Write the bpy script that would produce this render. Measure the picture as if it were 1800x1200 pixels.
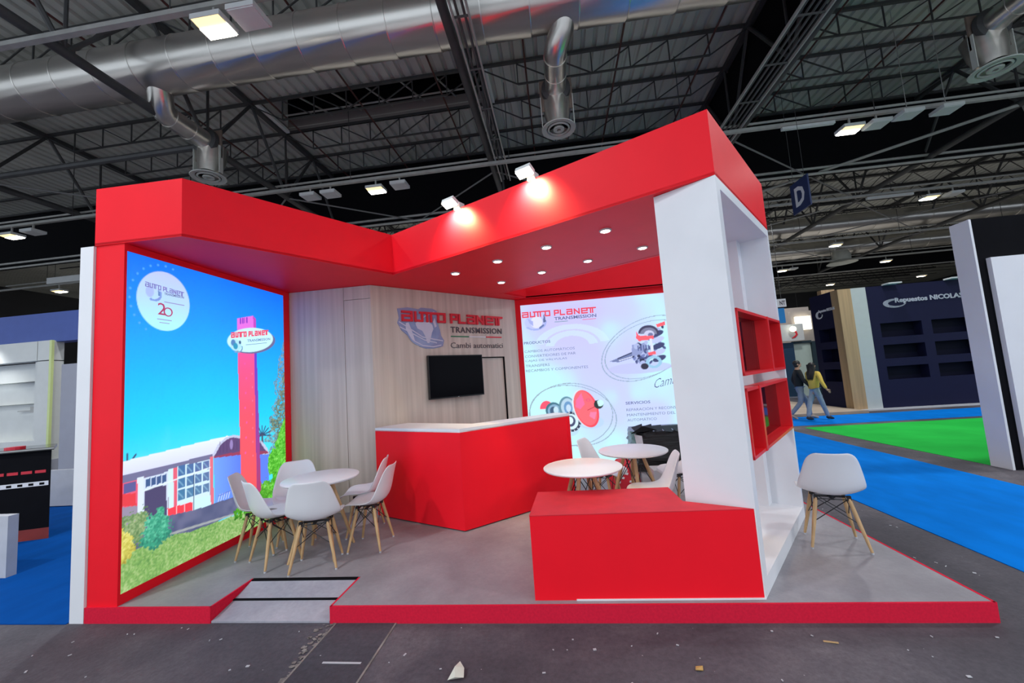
import bpy, bmesh, math, random
import numpy as np
from mathutils import Vector, Matrix

random.seed(7)
C = bpy.context.scene.collection
for o in list(bpy.data.objects):
    bpy.data.objects.remove(o)
S = 1.08                       # survey units -> metres
PI = math.pi

# ---------------------------------------------------------------- camera, world, exposure
def set_camera():
    pitch, roll, yaw = 0.09174, -0.06956, 0.11089
    cy, sy = math.cos(yaw), math.sin(yaw)
    fwd = Vector((-sy*math.cos(pitch), cy*math.cos(pitch), math.sin(pitch)))
    r = Vector((cy, sy, 0)); u = r.cross(fwd)
    r2 = math.cos(roll)*r + math.sin(roll)*u
    u2 = -math.sin(roll)*r + math.cos(roll)*u
    cam = bpy.data.cameras.new('camera')
    cam.sensor_width = 36; cam.lens = 697/1800*36
    cam.clip_start = .05; cam.clip_end = 500
    ob = bpy.data.objects.new('camera', cam); C.objects.link(ob)
    m = Matrix((r2, u2, -fwd)).transposed().to_4x4(); m.translation = Vector((0, 0, 1.6*S))
    ob.matrix_world = m
    bpy.context.scene.camera = ob
set_camera()
W = bpy.data.worlds.new('hall_ambient'); bpy.context.scene.world = W; W.use_nodes = True
bg = W.node_tree.nodes['Background']
bg.inputs[0].default_value = (.78, .88, 1, 1); bg.inputs[1].default_value = 1.15
vs = bpy.context.scene.view_settings
vs.view_transform = 'Standard'; vs.look = 'None'; vs.exposure = .09; vs.gamma = 1; vs.use_curve_mapping = False
LAMP_W = 950                    # each hall floodlight
def spot(name, loc, aim, watts, angle=150, size=.25, blend=.6, col=(.95, .97, 1)):
    l = bpy.data.lights.new(name, 'SPOT'); l.energy = watts; l.color = col
    l.spot_size = math.radians(angle); l.spot_blend = blend; l.shadow_soft_size = size
    o = bpy.data.objects.new(name, l); C.objects.link(o); o.location = Vector(loc)*S
    d = (Vector(aim)-Vector(loc)).normalized()
    o.rotation_euler = d.to_track_quat('-Z', 'Y').to_euler()
    return o
# rows of hall floodlights (x, y), also the rows behind the viewer
LAMPS = [(x, y) for y in (-6.7, -.5, 5.65, 11.7, 18.0, 24.3, 30.5, 37, 44, 51) for x in (-19.1, -5.35, 8.7, 22.5)]
for x, y in LAMPS:
    spot('floodlight_beam', (x, y, 7.80), (x, y+.15, 0), LAMP_W)

# ---------------------------------------------------------------- materials
def lin(c):
    return tuple(((v/255)/12.92 if v/255 <= .04045 else ((v/255+.055)/1.055)**2.4) for v in c)
MATS = {}
def mat(name, col, rough=.5, metal=0, noise=0, nscale=(6, 6, 6), bump=0, spec=.5, emit=0, col2=None, coat=0):
    if name in MATS: return MATS[name]
    m = bpy.data.materials.new(name); m.use_nodes = True; nt = m.node_tree; n = nt.nodes; L = nt.links
    b = n['Principled BSDF']
    b.inputs['Base Color'].default_value = (*col, 1); b.inputs['Roughness'].default_value = rough
    b.inputs['Metallic'].default_value = metal; b.inputs['Specular IOR Level'].default_value = spec
    if coat: b.inputs['Coat Weight'].default_value = coat; b.inputs['Coat Roughness'].default_value = .15
    if emit:
        b.inputs['Emission Color'].default_value = (*col, 1); b.inputs['Emission Strength'].default_value = emit
    tc = n.new('ShaderNodeTexCoord'); mp = n.new('ShaderNodeMapping'); mp.inputs['Scale'].default_value = nscale
    nz = n.new('ShaderNodeTexNoise'); nz.inputs['Scale'].default_value = 1; nz.inputs['Detail'].default_value = 5
    L.new(tc.outputs['Object'], mp.inputs[0]); L.new(mp.outputs[0], nz.inputs['Vector'])
    if noise:
        r = n.new('ShaderNodeValToRGB'); c2 = col2 or tuple(max(0, v*(1-noise)) for v in col)
        r.color_ramp.elements[0].position = .3; r.color_ramp.elements[0].color = (*c2, 1)
        r.color_ramp.elements[1].position = .7; r.color_ramp.elements[1].color = (*col, 1)
        L.new(nz.outputs['Fac'], r.inputs[0]); L.new(r.outputs[0], b.inputs['Base Color'])
    if bump:
        bp = n.new('ShaderNodeBump'); bp.inputs['Strength'].default_value = bump; bp.inputs['Distance'].default_value = .01
        L.new(nz.outputs['Fac'], bp.inputs['Height']); L.new(bp.outputs[0], b.inputs['Normal'])
    MATS[name] = m
    return m
RED = mat('red_laminate', (.95, .007, .021), .5, spec=.22, noise=.05, nscale=(3, 3, 3))
REDC = mat('red_carpet_edge', (.74, .016, .050), .9, spec=.1, noise=.15, nscale=(60, 60, 60))
WHITE = mat('white_laminate', (.80, .81, .84), .4, noise=.03, nscale=(4, 4, 4))
WHITEP = mat('white_plastic', (.80, .80, .82), .32, noise=.02)
WOOD = mat('grey_oak_laminate', (.70, .605, .52), .5, noise=.3, nscale=(14, 14, .35), col2=(.53, .445, .375))
WOOD2 = mat('oak_laminate', (.50, .33, .17), .5, noise=.3, nscale=(14, 14, .4))
BEECH = mat('beech_wood', (.66, .42, .20), .45, noise=.3, nscale=(30, 30, 5))
BLACKM = mat('black_wire', (.012, .012, .014), .4, noise=.1)
BLACK = mat('black_paint', (.006, .006, .008), .85, noise=.2, spec=.08)
TVB = mat('tv_bezel', (.006, .006, .007), .3, noise=.1)
TVS = mat('tv_screen', (.003, .003, .005), .14, spec=.05, noise=.1)
STEEL = mat('dark_steel', (.055, .056, .058), .55, metal=.0, noise=.3, nscale=(3, 3, 3))
STEEL2 = mat('galvanised_rail', (.42, .42, .40), .5, metal=.2, noise=.2, nscale=(4, 4, 4))
CABLE = mat('grey_cable', (.10, .10, .10), .6, noise=.2)
DUCT = mat('galvanised_duct', (.74, .71, .66), .28, metal=.9, noise=.16, nscale=(.5, 4, 4), bump=.03)
DIFF = mat('painted_diffuser', (.48, .50, .46), .5, noise=.05)
DECK = mat('ribbed_steel_deck', (.56, .57, .52), .65, noise=.3, nscale=(.4, .15, 1))
SHAFT = mat('grey_shaft_panel', (.30, .28, .27), .7, noise=.15, nscale=(.8, .8, .8))
SHAFTT = mat('grey_trim', (.82, .84, .82), .6, noise=.05)
SPRINK = mat('red_oxide_pipe', (.09, .025, .022), .6, noise=.3)
LAMPW = mat('lamp_housing_white', (.60, .62, .62), .5, noise=.05)
LENS = mat('lit_lamp_lens', (1, .93, .78), .4, emit=14)
LENSW = mat('lit_lamp_reflector', (1, .72, .32), .4, emit=1.6)
SPOTE = mat('lit_spot_lens', (1, .90, .76), .4, emit=16)
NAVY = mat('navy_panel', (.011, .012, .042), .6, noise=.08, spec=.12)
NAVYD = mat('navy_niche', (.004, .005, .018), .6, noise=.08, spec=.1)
BLUEB = mat('blue_banner', (.060, .105, .36), .7, noise=.08)
BLUEC = mat('blue_carpet', (.001, .215, .78), .95, spec=.05, noise=.18, nscale=(5, 2, 5), bump=.2)
BLUEC2 = mat('deep_blue_carpet', (.001, .068, .31), .95, spec=.05, noise=.2, nscale=(5, 2, 5), bump=.2)
GREENC = mat('green_carpet', (.03, .62, .085), .95, spec=.05, noise=.2, nscale=(1.4, 1.4, 5), bump=.2)
BEIGE = mat('beige_floor', (.46, .36, .27), .7, noise=.2, nscale=(2, 2, 2))
GREYP = mat('grey_panel', (.33, .34, .40), .6, noise=.05)
TEAL = mat('dark_teal_wall', (.010, .035, .050), .6, noise=.1)
LIT = mat('lit_white_sign', (1, .97, .80), .5, emit=1.5)
PALE = mat('pale_door', (.58, .70, .62), .5, noise=.05)
SIGNB = mat('cyan_sign', (.01, .24, .62), .5, noise=.05)
SHELFW = mat('showcase_white', (.60, .62, .60), .4, noise=.05)
LIME = mat('lime_edge', (.62, .72, .30), .4, noise=.05)
REDPL = mat('red_plastic', (.62, .02, .04), .4, noise=.1)
FILM = mat('black_stretch_film', (.010, .010, .010), .30, noise=.4, nscale=(9, 9, 45), bump=1.0, coat=.25)
CARD = mat('white_carton', (.55, .56, .60), .6, noise=.1)
PAPER = mat('paper_scrap', (.72, .70, .60), .8, noise=.15)
TAPE = mat('white_tape', (.55, .55, .58), .7, noise=.2)
TXR = mat('red_print', lin((226, 32, 52)), .5, noise=.03)
TXG = mat('charcoal_print', lin((88, 80, 86)), .5, noise=.03)
TXB = mat('slate_print', lin((96, 104, 140)), .6, noise=.03)
TXGR = mat('green_print', lin((60, 130, 90)), .6, noise=.03)
TXW = mat('white_print', (.78, .78, .80), .5, noise=.03)
GLOBE = mat('globe_print', lin((120, 140, 188)), .5, noise=.25, nscale=(3, 3, 3), col2=lin((170, 182, 214)))
GLOBEW = mat('globe_land', lin((214, 214, 232)), .5, noise=.05)
GLOBEO = mat('globe_outline', lin((150, 158, 196)), .5, noise=.05)
SKIN = mat('skin', (.50, .29, .20), .55, noise=.05)
HAIR = mat('dark_hair', (.015, .012, .012), .5, noise=.3, nscale=(60, 60, 8))
JACKET = mat('black_jacket', (.014, .014, .016), .8, noise=.3)
YELLOW = mat('yellow_sweater', (.80, .55, .10), .85, noise=.15, nscale=(40, 40, 40))
DENIM = mat('pale_denim', (.34, .40, .48), .85, noise=.2, nscale=(9, 9, 9))
DENIM2 = mat('grey_denim', (.24, .28, .36), .85, noise=.2, nscale=(9, 9, 9))
SHOE = mat('dark_shoe', (.02, .02, .025), .6, noise=.1)
SHOEL = mat('tan_shoe', (.42, .33, .27), .6, noise=.1)
BEIGEW = mat('beige_wall', (.52, .44, .38), .7, noise=.05)
ORANGE = mat('orange_poster', (.50, .17, .05), .6, noise=.3)

def floor_mat(name, c0, c1, c2, speck=True, sc=1.0, rough=.75, grain=1.0):
    m = bpy.data.materials.new(name); m.use_nodes = True; nt = m.node_tree; n = nt.nodes; L = nt.links
    b = n['Principled BSDF']; b.inputs['Roughness'].default_value = rough
    tc = n.new('ShaderNodeTexCoord')
    def noise(scale, detail, rgh=.6):
        z = n.new('ShaderNodeTexNoise'); z.inputs['Scale'].default_value = scale; z.inputs['Detail'].default_value = detail
        z.inputs['Roughness'].default_value = rgh; L.new(tc.outputs['Object'], z.inputs['Vector']); return z
    a = noise(.9*sc, 6); r = n.new('ShaderNodeValToRGB'); e = r.color_ramp.elements
    e[0].position = .32; e[0].color = (*c0, 1); e[1].position = .68; e[1].color = (*c2, 1)
    k = e.new(.5); k.color = (*c1, 1)
    L.new(a.outputs['Fac'], r.inputs[0])
    g = noise(30*grain, 4, .75); r2 = n.new('ShaderNodeValToRGB')
    r2.color_ramp.elements[0].position = .3; r2.color_ramp.elements[0].color = (.62, .62, .62, 1)
    r2.color_ramp.elements[1].position = .72; r2.color_ramp.elements[1].color = (1.25, 1.25, 1.25, 1)
    L.new(g.outputs['Fac'], r2.inputs[0])
    mx = n.new('ShaderNodeMix'); mx.data_type = 'RGBA'; mx.blend_type = 'MULTIPLY'; mx.inputs[0].default_value = .8 if speck else .25
    L.new(r.outputs[0], mx.inputs[6]); L.new(r2.outputs[0], mx.inputs[7])
    out = mx.outputs[2]
    if speck:
        v = n.new('ShaderNodeTexVoronoi'); v.inputs['Scale'].default_value = 9
        L.new(tc.outputs['Object'], v.inputs['Vector'])
        w = noise(3.1, 3); mt = n.new('ShaderNodeMath'); mt.operation = 'MULTIPLY_ADD'
        mt.inputs[1].default_value = .14; mt.inputs[2].default_value = -.045
        L.new(w.outputs['Fac'], mt.inputs[0])
        lt = n.new('ShaderNodeMath'); lt.operation = 'LESS_THAN'
        L.new(v.outputs['Distance'], lt.inputs[0]); L.new(mt.outputs[0], lt.inputs[1])
        m2 = n.new('ShaderNodeMix'); m2.data_type = 'RGBA'; L.new(lt.outputs[0], m2.inputs[0])
        L.new(out, m2.inputs[6]); m2.inputs[7].default_value = (.30, .29, .30, 1); out = m2.outputs[2]
    L.new(out, b.inputs['Base Color'])
    bp = n.new('ShaderNodeBump'); bp.inputs['Strength'].default_value = .35 if speck else .05; bp.inputs['Distance'].default_value = .01
    L.new(g.outputs['Fac'], bp.inputs['Height']); L.new(bp.outputs[0], b.inputs['Normal'])
    return m
ASPH = floor_mat('asphalt_floor', (.046, .042, .054), (.078, .070, .086), (.150, .132, .148))
ASPH2 = floor_mat('trench_cover', (.042, .040, .052), (.060, .057, .072), (.088, .083, .098), sc=.7)
LINO = floor_mat('concrete_look_flooring', (.23, .215, .24), (.285, .27, .295), (.35, .335, .355), speck=False, sc=1.6, rough=.5)

def print_mat(name, strength):
    m = bpy.data.materials.new(name); m.use_nodes = True; nt = m.node_tree; n = nt.nodes; L = nt.links
    n.remove(n['Principled BSDF'])
    at = n.new('ShaderNodeAttribute'); at.attribute_name = 'ink'
    em = n.new('ShaderNodeEmission'); em.inputs[1].default_value = strength
    gl = n.new('ShaderNodeBsdfDiffuse'); gl.inputs[0].default_value = (.05, .05, .05, 1)
    ad = n.new('ShaderNodeAddShader')
    L.new(at.outputs['Color'], em.inputs[0]); L.new(em.outputs[0], ad.inputs[0]); L.new(gl.outputs[0], ad.inputs[1])
    L.new(ad.outputs[0], n['Material Output'].inputs[0])
    return m
def ink(name, srgb, k=1.0):
    if name in MATS: return MATS[name]
    m = bpy.data.materials.new(name); m.use_nodes = True; nt = m.node_tree; n = nt.nodes
    b = n['Principled BSDF']; c = lin(srgb)
    b.inputs['Base Color'].default_value = (.03, .03, .03, 1); b.inputs['Roughness'].default_value = .7
    b.inputs['Emission Color'].default_value = (*c, 1); b.inputs['Emission Strength'].default_value = k
    MATS[name] = m; return m
def acrylic(name, col, dif, amt=.25):
    m = bpy.data.materials.new(name); m.use_nodes = True; nt = m.node_tree; n = nt.nodes; L = nt.links
    n.remove(n['Principled BSDF'])
    t = n.new('ShaderNodeBsdfTransparent'); t.inputs[0].default_value = (*col, 1)
    d = n.new('ShaderNodeBsdfDiffuse'); d.inputs[0].default_value = (*dif, 1)
    g = n.new('ShaderNodeBsdfGlossy'); g.inputs[1].default_value = .03
    a = n.new('ShaderNodeMixShader'); a.inputs[0].default_value = amt
    f = n.new('ShaderNodeMixShader'); fr_ = n.new('ShaderNodeFresnel'); fr_.inputs[0].default_value = 1.49; L.new(fr_.outputs[0], f.inputs[0])
    L.new(t.outputs[0], a.inputs[1]); L.new(d.outputs[0], a.inputs[2])
    L.new(a.outputs[0], f.inputs[1]); L.new(g.outputs[0], f.inputs[2]); L.new(f.outputs[0], n['Material Output'].inputs[0])
    return m
ACRY = acrylic('red_acrylic', (.50, .025, .06), (.55, .01, .03), .12)
GLASS = acrylic('clear_glass', (.93, .96, .95), (.6, .62, .6), .04)

# ---------------------------------------------------------------- mesh helpers
BASE = {}
def V3(p): return Vector(p)
class MB:
    def __init__(s): s.v = []; s.f = []; s.m = []
    def add(s, vs, fs, mi=0):
        k = len(s.v); s.v += [tuple(p) for p in vs]
        for f in fs: s.f.append(tuple(i+k for i in f)); s.m.append(mi)
        return s
    def box(s, x0, x1, y0, y1, z0, z1, mi=0):
        return s.add([(x0,y0,z0),(x1,y0,z0),(x1,y1,z0),(x0,y1,z0),(x0,y0,z1),(x1,y0,z1),(x1,y1,z1),(x0,y1,z1)],
                     [(0,3,2,1),(4,5,6,7),(0,1,5,4),(1,2,6,5),(2,3,7,6),(3,0,4,7)], mi)
    def obox(s, c, a, b, d, mi=0):
        c, a, b, d = map(V3, (c, a, b, d)); P = []
        for w in (-1, 1):
            for (i, j) in ((-1,-1),(1,-1),(1,1),(-1,1)): P.append(c+a*i+b*j+d*w)
        return s.add(P, [(0,3,2,1),(4,5,6,7),(0,1,5,4),(1,2,6,5),(2,3,7,6),(3,0,4,7)], mi)
    def bar(s, p, q, w, h, up=(0,0,1), mi=0):
        p, q = V3(p), V3(q); d = q-p; u = V3(up); a = d.cross(u)
        if a.length < 1e-6: a = d.cross(V3((1,0,0)))
        a.normalize(); b = a.cross(d).normalized()
        return s.obox((p+q)/2, a*w/2, b*h/2, d/2, mi)
    def tube(s, p, q, r, n=8, r2=None, mi=0, cap=True):
        p, q = V3(p), V3(q); d = (q-p).normalized(); a = d.orthogonal().normalized(); b = d.cross(a); r2 = r if r2 is None else r2
        P = [p+(a*math.cos(t)+b*math.sin(t))*r for t in [2*PI*i/n for i in range(n)]]
        P += [q+(a*math.cos(t)+b*math.sin(t))*r2 for t in [2*PI*i/n for i in range(n)]]
        F = [(i, (i+1) % n, n+(i+1) % n, n+i) for i in range(n)]
        if cap: F += [tuple(range(n-1, -1, -1)), tuple(range(n, 2*n))]
        return s.add(P, F, mi)
    def path(s, pts, r, n=8, mi=0):
        pts = [V3(p) for p in pts]; P = []; F = []; a = None
        for i, p in enumerate(pts):
            d = (pts[min(i+1, len(pts)-1)]-pts[max(i-1, 0)]).normalized()
            a = d.orthogonal().normalized() if a is None else (a-d*a.dot(d)).normalized()
            b = d.cross(a); rr = r[i] if isinstance(r, (list, tuple)) else r
            P += [p+(a*math.cos(2*PI*k/n)+b*math.sin(2*PI*k/n))*rr for k in range(n)]
        for i in range(len(pts)-1):
            F += [(i*n+k, i*n+(k+1) % n, (i+1)*n+(k+1) % n, (i+1)*n+k) for k in range(n)]
        F += [tuple(range(n-1, -1, -1)), tuple(range((len(pts)-1)*n, len(pts)*n))]
        return s.add(P, F, mi)
    def prism(s, poly, z0, z1, mi=0):
        n = len(poly); A = sum(poly[i][0]*poly[(i+1) % n][1]-poly[(i+1) % n][0]*poly[i][1] for i in range(n))
        if A < 0: poly = poly[::-1]
        P = [(x, y, z0) for x, y in poly]+[(x, y, z1) for x, y in poly]
        F = [tuple(range(n-1, -1, -1)), tuple(range(n, 2*n))]+[(i, (i+1) % n, n+(i+1) % n, n+i) for i in range(n)]
        return s.add(P, F, mi)
    def slab(s, pts, depth, mi=0):          # planar polygon of 3-D points pushed back along -normal
        pts = [V3(p) for p in pts]; dv = V3(depth); n = len(pts)
        P = pts+[p+dv for p in pts]
        F = [tuple(range(n)), tuple(range(2*n-1, n-1, -1))]+[(i, n+i, n+(i+1) % n, (i+1) % n) for i in range(n)]
        return s.add(P, F, mi)
    def lathe(s, c, prof, n=32, ax=((1,0,0),(0,1,0),(0,0,1)), mi=0):
        c = V3(c); X, Y, Z = map(V3, ax); P = []; F = []
        for r, z in prof:
            P += [c+X*(r*math.cos(2*PI*k/n))+Y*(r*math.sin(2*PI*k/n))+Z*z for k in range(n)]
        for i in range(len(prof)-1):
            F += [(i*n+k, i*n+(k+1) % n, (i+1)*n+(k+1) % n, (i+1)*n+k) for k in range(n)]
        return s.add(P, F, mi)
    def ball(s, c, r, n=10, m=6, mi=0):
        r = (r, r, r) if not isinstance(r, (tuple, list)) else r
        P = []; F = []
        for j in range(m+1):
            t = PI*j/m
            for k in range(n):
                a = 2*PI*k/n; P.append((c[0]+r[0]*math.sin(t)*math.cos(a), c[1]+r[1]*math.sin(t)*math.sin(a), c[2]+r[2]*math.cos(t)))
        for j in range(m):
            F += [(j*n+k, (j+1)*n+k, (j+1)*n+(k+1) % n, j*n+(k+1) % n) for k in range(n)]
        return s.add(P, F, mi)
def mesh_of(name, mb, mats, base=(0,0,0), smooth=False):
    me = bpy.data.meshes.new(name); bx, by, bz = base
    me.from_pydata([((x-bx)*S, (y-by)*S, (z-bz)*S) for x, y, z in mb.v], [], mb.f)
    mats = mats if isinstance(mats, (list, tuple)) else [mats]
    for m in mats: me.materials.append(m)
    if len(mats) > 1:
        for p, i in zip(me.polygons, mb.m): p.material_index = i
    if smooth:
        me.polygons.foreach_set('use_smooth', [True]*len(me.polygons))
        try: me.set_sharp_from_angle(angle=math.radians(40))
        except Exception: pass
    return me
def tag(o, label=None, cat=None, group=None, kind=None):
    if label: o['label'] = label
    if cat: o['category'] = cat
    if group: o['group'] = group
    if kind: o['kind'] = kind
    return o
def thing(name, label, cat, loc=(0,0,0), group=None, kind=None):
    o = bpy.data.objects.new(name, None); C.objects.link(o); o.empty_display_size = .1
    o.location = Vector(loc)*S; BASE[o.name] = tuple(loc)
    return tag(o, label, cat, group, kind)
def obj(name, mb, m, parent=None, base=None, smooth=False, label=None, kind=None):
    if base is None: base = BASE[parent.name] if parent else (0,0,0)
    o = bpy.data.objects.new(name, mesh_of(name, mb, m, base, smooth)); C.objects.link(o)
    if parent: o.parent = parent
    else: o.location = Vector(base)*S
    BASE[o.name] = tuple(base)
    if label: o['label'] = label
    if kind: o['kind'] = kind
    return o
def shared(name, me, parent, base):
    o = bpy.data.objects.new(name, me); C.objects.link(o); o.parent = parent; BASE[o.name] = base; return o
def struct(name, mb, m, smooth=False, label=None, base=(0,0,0)):
    o = obj(name, mb, m, None, base, smooth); o['kind'] = 'structure'
    if label: o['label'] = label
    return o
def one(name, mb, m, label, cat, base, group=None, smooth=False, kind=None):
    return tag(obj(name, mb, m, None, base, smooth), label, cat, group, kind)
def copy_tree(o, parent=None):
    c = o.copy(); C.objects.link(c)
    if parent: c.parent = parent
    for ch in list(o.children): copy_tree(ch, c)
    return c
def text_geo(s, size=1, extrude=0, bold=0, shear=0, spacing=1):
    cu = bpy.data.curves.new('t', 'FONT'); cu.body = s; cu.size = size; cu.extrude = extrude
    cu.offset = bold; cu.shear = shear; cu.space_character = spacing; cu.resolution_u = 2
    o = bpy.data.objects.new('t', cu); C.objects.link(o)
    dg = bpy.context.evaluated_depsgraph_get(); dg.update()
    me = bpy.data.meshes.new_from_object(o.evaluated_get(dg))
    vs = [tuple(v.co) for v in me.vertices]; fs = [tuple(p.vertices) for p in me.polygons]
    bpy.data.objects.remove(o); bpy.data.curves.remove(cu); bpy.data.meshes.remove(me)
    return vs, fs
def text_on(mb, s, org, ux, uy, width=None, height=None, depth=.004, bold=.02, shear=0, spacing=1, mi=0, ref=None):
    """text whose lower-left corner is at org; fitted to width x height (cap box of its own bounds)"""
    vs, fs = text_geo(s, 1, .5, bold, shear, spacing)
    x0 = min(v[0] for v in vs); x1 = max(v[0] for v in vs); y1 = max(v[1] for v in vs)
    y0 = min(v[1] for v in vs) if ref is None else ref
    sx = width/(x1-x0) if width else height/(y1-y0)
    sy = height/(y1-y0) if height else sx
    ux, uy = V3(ux), V3(uy); n = ux.cross(uy); org = V3(org)
    mb.add([org+ux*((v[0]-x0)*sx)+uy*((v[1]-y0)*sy)+n*((v[2]+.5)*depth) for v in vs], fs, mi)
    return mb
# square unicase display letters: polylines on a 1x1 cell
GL = {'a': [[(0,1),(1,1),(1,0),(0,0),(0,.55),(1,.55)]], 'u': [[(0,1),(0,0),(1,0),(1,1)]],
      'T': [[(-.05,1),(1.05,1)],[(.40,1),(.40,0)],[(.66,1),(.66,0)]], 't': [[(0,1),(1,1)],[(.5,1),(.5,0)]],
      'o': [[(0,0),(0,1),(1,1),(1,0),(0,0)]], 'p': [[(0,0),(0,1),(1,1),(1,.42),(0,.42)]],
      'l': [[(0,1),(0,0),(1,0)]], 'n': [[(0,0),(0,1),(1,0),(1,1)]], 'e': [[(1,0),(0,0),(0,1),(1,1),(1,.5),(0,.5)]]}
def glyph(mb, ch, org, ux, uy, w, h, t, depth, mi=0):
    ux, uy, org = V3(ux), V3(uy), V3(org); n = ux.cross(uy); lay = 0
    for pl in GL[ch]:
        for (a, b) in zip(pl, pl[1:]):
            p = V3((t/2+a[0]*(w-t), t/2+a[1]*(h-t), 0)); q = V3((t/2+b[0]*(w-t), t/2+b[1]*(h-t), 0))
            d = (q-p).normalized(); e = V3((-d.y, d.x, 0)); p = p-d*t/2; q = q+d*t/2; lay += 1
            if ch == 'n' and a[0] != b[0]: p = p+d*t/2; q = q-d*t/2
            dd = depth*(1+.04*lay)
            c4 = [p-e*t/2, q-e*t/2, q+e*t/2, p+e*t/2]
            mb.slab([org+ux*c.x+uy*c.y+n*dd for c in c4], -n*dd, mi)
    return mb
WORD = [('a', 0, .092), ('u', .107, .075), ('T', .158, .148), ('o', .312, .077),
        ('p', .437, .070), ('l', .517, .072), ('a', .607, .083), ('n', .706, .080), ('e', .803, .090), ('T', .880, .12)]

# ---------------------------------------------------------------- hall shell
b = MB().box(-45, 60, -14, 62, -.2, 0); struct('floor', b, ASPH, label='dark worn asphalt hall floor')
H = 11.0
def deck(x0, x1, y0, y1, mb):
    p = .34; n = int((x1-x0)/p); xs = []
    for i in range(n):
        a = x0+i*p; xs += [(a, H), (a+.20, H), (a+.235, H+.07), (a+.305, H+.07)]
    xs.append((x0+n*p, H))
    P = [(x, y0, z) for x, z in xs]+[(x, y1, z) for x, z in xs]; k = len(xs)
    mb.add(P, [(i, i+1, k+i+1, k+i) for i in range(k-1)])
    mb.box(x0, x1, y0, y1, H+.12, H+.16)
b = MB(); deck(-41, 53, -6, 11.05, b); deck(-41, -9.0, 11.05, 12.62, b); deck(-1.62, 53, 11.05, 12.62, b); deck(-41, 53, 12.62, 15.6, b)
struct('ceiling', b, DECK, label='ribbed grey steel roof deck over the stand')
b = MB(); deck(-41, 53, 15.6, 35, b); struct('ceiling.001', b, DECK, label='ribbed roof deck of the bay behind')
b = MB(); deck(-41, 53, 35, 62, b); struct('ceiling.002', b, DECK, label='ribbed roof deck of the farthest bay')
b = MB().box(-41, 53, 15.6, 15.75, 8.42, H); struct('wall_back', b, BLACK, label='black smoke curtain across the hall')
b = MB().box(-41, 53, 35, 35.15, 8.4, H); struct('wall_back.001', b, BLACK, label='second black smoke curtain farther back')
b = MB().box(-45, 60, 61, 61.5, 0, H); struct('wall_far', b, mat('far_wall', (.05, .05, .055), .8, noise=.3, nscale=(.3, .3, .5)), label='dark far end wall of the hall')
b = MB().box(-41, -40.6, 13, 61, 0, H); struct('wall_left', b, mat('side_wall', (.06, .06, .065), .8, noise=.3, nscale=(.3, .3, .5)), label='dark left side wall of the hall')
b = MB().box(52, 52.4, 10, 61, 0, H); struct('wall_right.001', b, mat('side_wall', (.06, .06, .065), .8), label='dark right side wall of the hall')
b = MB().box(6.1, 6.18, 8.4, 15.6, 8.7, H); struct('wall_right', b, BLACK, label='black curtain in the roof above the right truss')
b = MB().box(-1.65, -1.235, -6, 2.735, .001, .004); struct('trim_1', b, ASPH2, label='smooth dark service trench cover in the floor')
b = MB()
for x in (-1.66, -1.228): b.box(x-.006, x+.006, -6, 2.73, .001, .0045)
rg = random.Random(5)
for i in range(70):
    y = 2.72-rg.random()**1.3*.75; w = .10*max(0, 1-(2.72-y)/.5)+.02; x = -1.665-rg.random()*w; r0 = .006+.016*rg.random()
    b.add([(x+r0*rg.uniform(.5, 1.2)*math.cos(k*1.05), y+.8*r0*rg.uniform(.5, 1.2)*math.sin(k*1.05), .0046+.0002*(i % 5)) for k in range(6)], [(0, 1, 2, 3, 4, 5)])
struct('trim_2', b, mat('trench_edge', (.30, .27, .25), .8, noise=.6, nscale=(30, 8, 8)), label='chipped pale edges of the service trench')

# carpets
def carpet(name, poly, m, label):
    mb = MB().prism(poly, .0005, .006); return one(name, mb, m, label, 'carpet', (poly[0][0], poly[0][1], 0))
carpet('blue_aisle_carpet', [(3.12, -3), (5.05, -3), (5.05, 10.25), (13, 10.4), (13, 11.75), (5.0, 11.75), (5.0, 16), (3.12, 16)], BLUEC, 'bright blue aisle carpet right of the stand')
carpet('far_bounce_carpet', [(-32, 21.5), (48, 21.5), (48, 60), (-32, 60)], mat('far_bounce_floor', (.50, .47, .43), .95, noise=.15, nscale=(.3, .3, .3)), 'added pale carpet at the back of the hall, bounces light onto the far deck')  # pale floor added so its bounce brightens the far roof bays
carpet('green_carpet', [(5.62, 6.12), (13, 6.12), (13, 10.15), (5.5, 9.95)], GREENC, 'bright green stand carpet beyond the blue aisle')
carpet('deep_blue_carpet', [(-14, 2.72), (-3.80, 2.72), (-3.80, 5.95), (-14, 5.95)], BLUEC2, 'deep blue carpet of the neighbouring stand on the left')
carpet('bounce_carpet', [(-30, -13.5), (36, -13.5), (36, -.6), (-30, -.6)], mat('bounce_floor', (.52, .52, .54), .95, noise=.1), 'added pale grey floor behind the viewer, bounces light up to the roof')  # unseen pale floor added to throw lamp light up at the roof deck
b = MB().box(5.0, 8.2, 11.85, 17.4, .001, .07); one('beige_stand_floor', b, BEIGE, 'beige low stand floor behind the two walking people', 'floor', (5, 11.85, 0))

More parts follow.
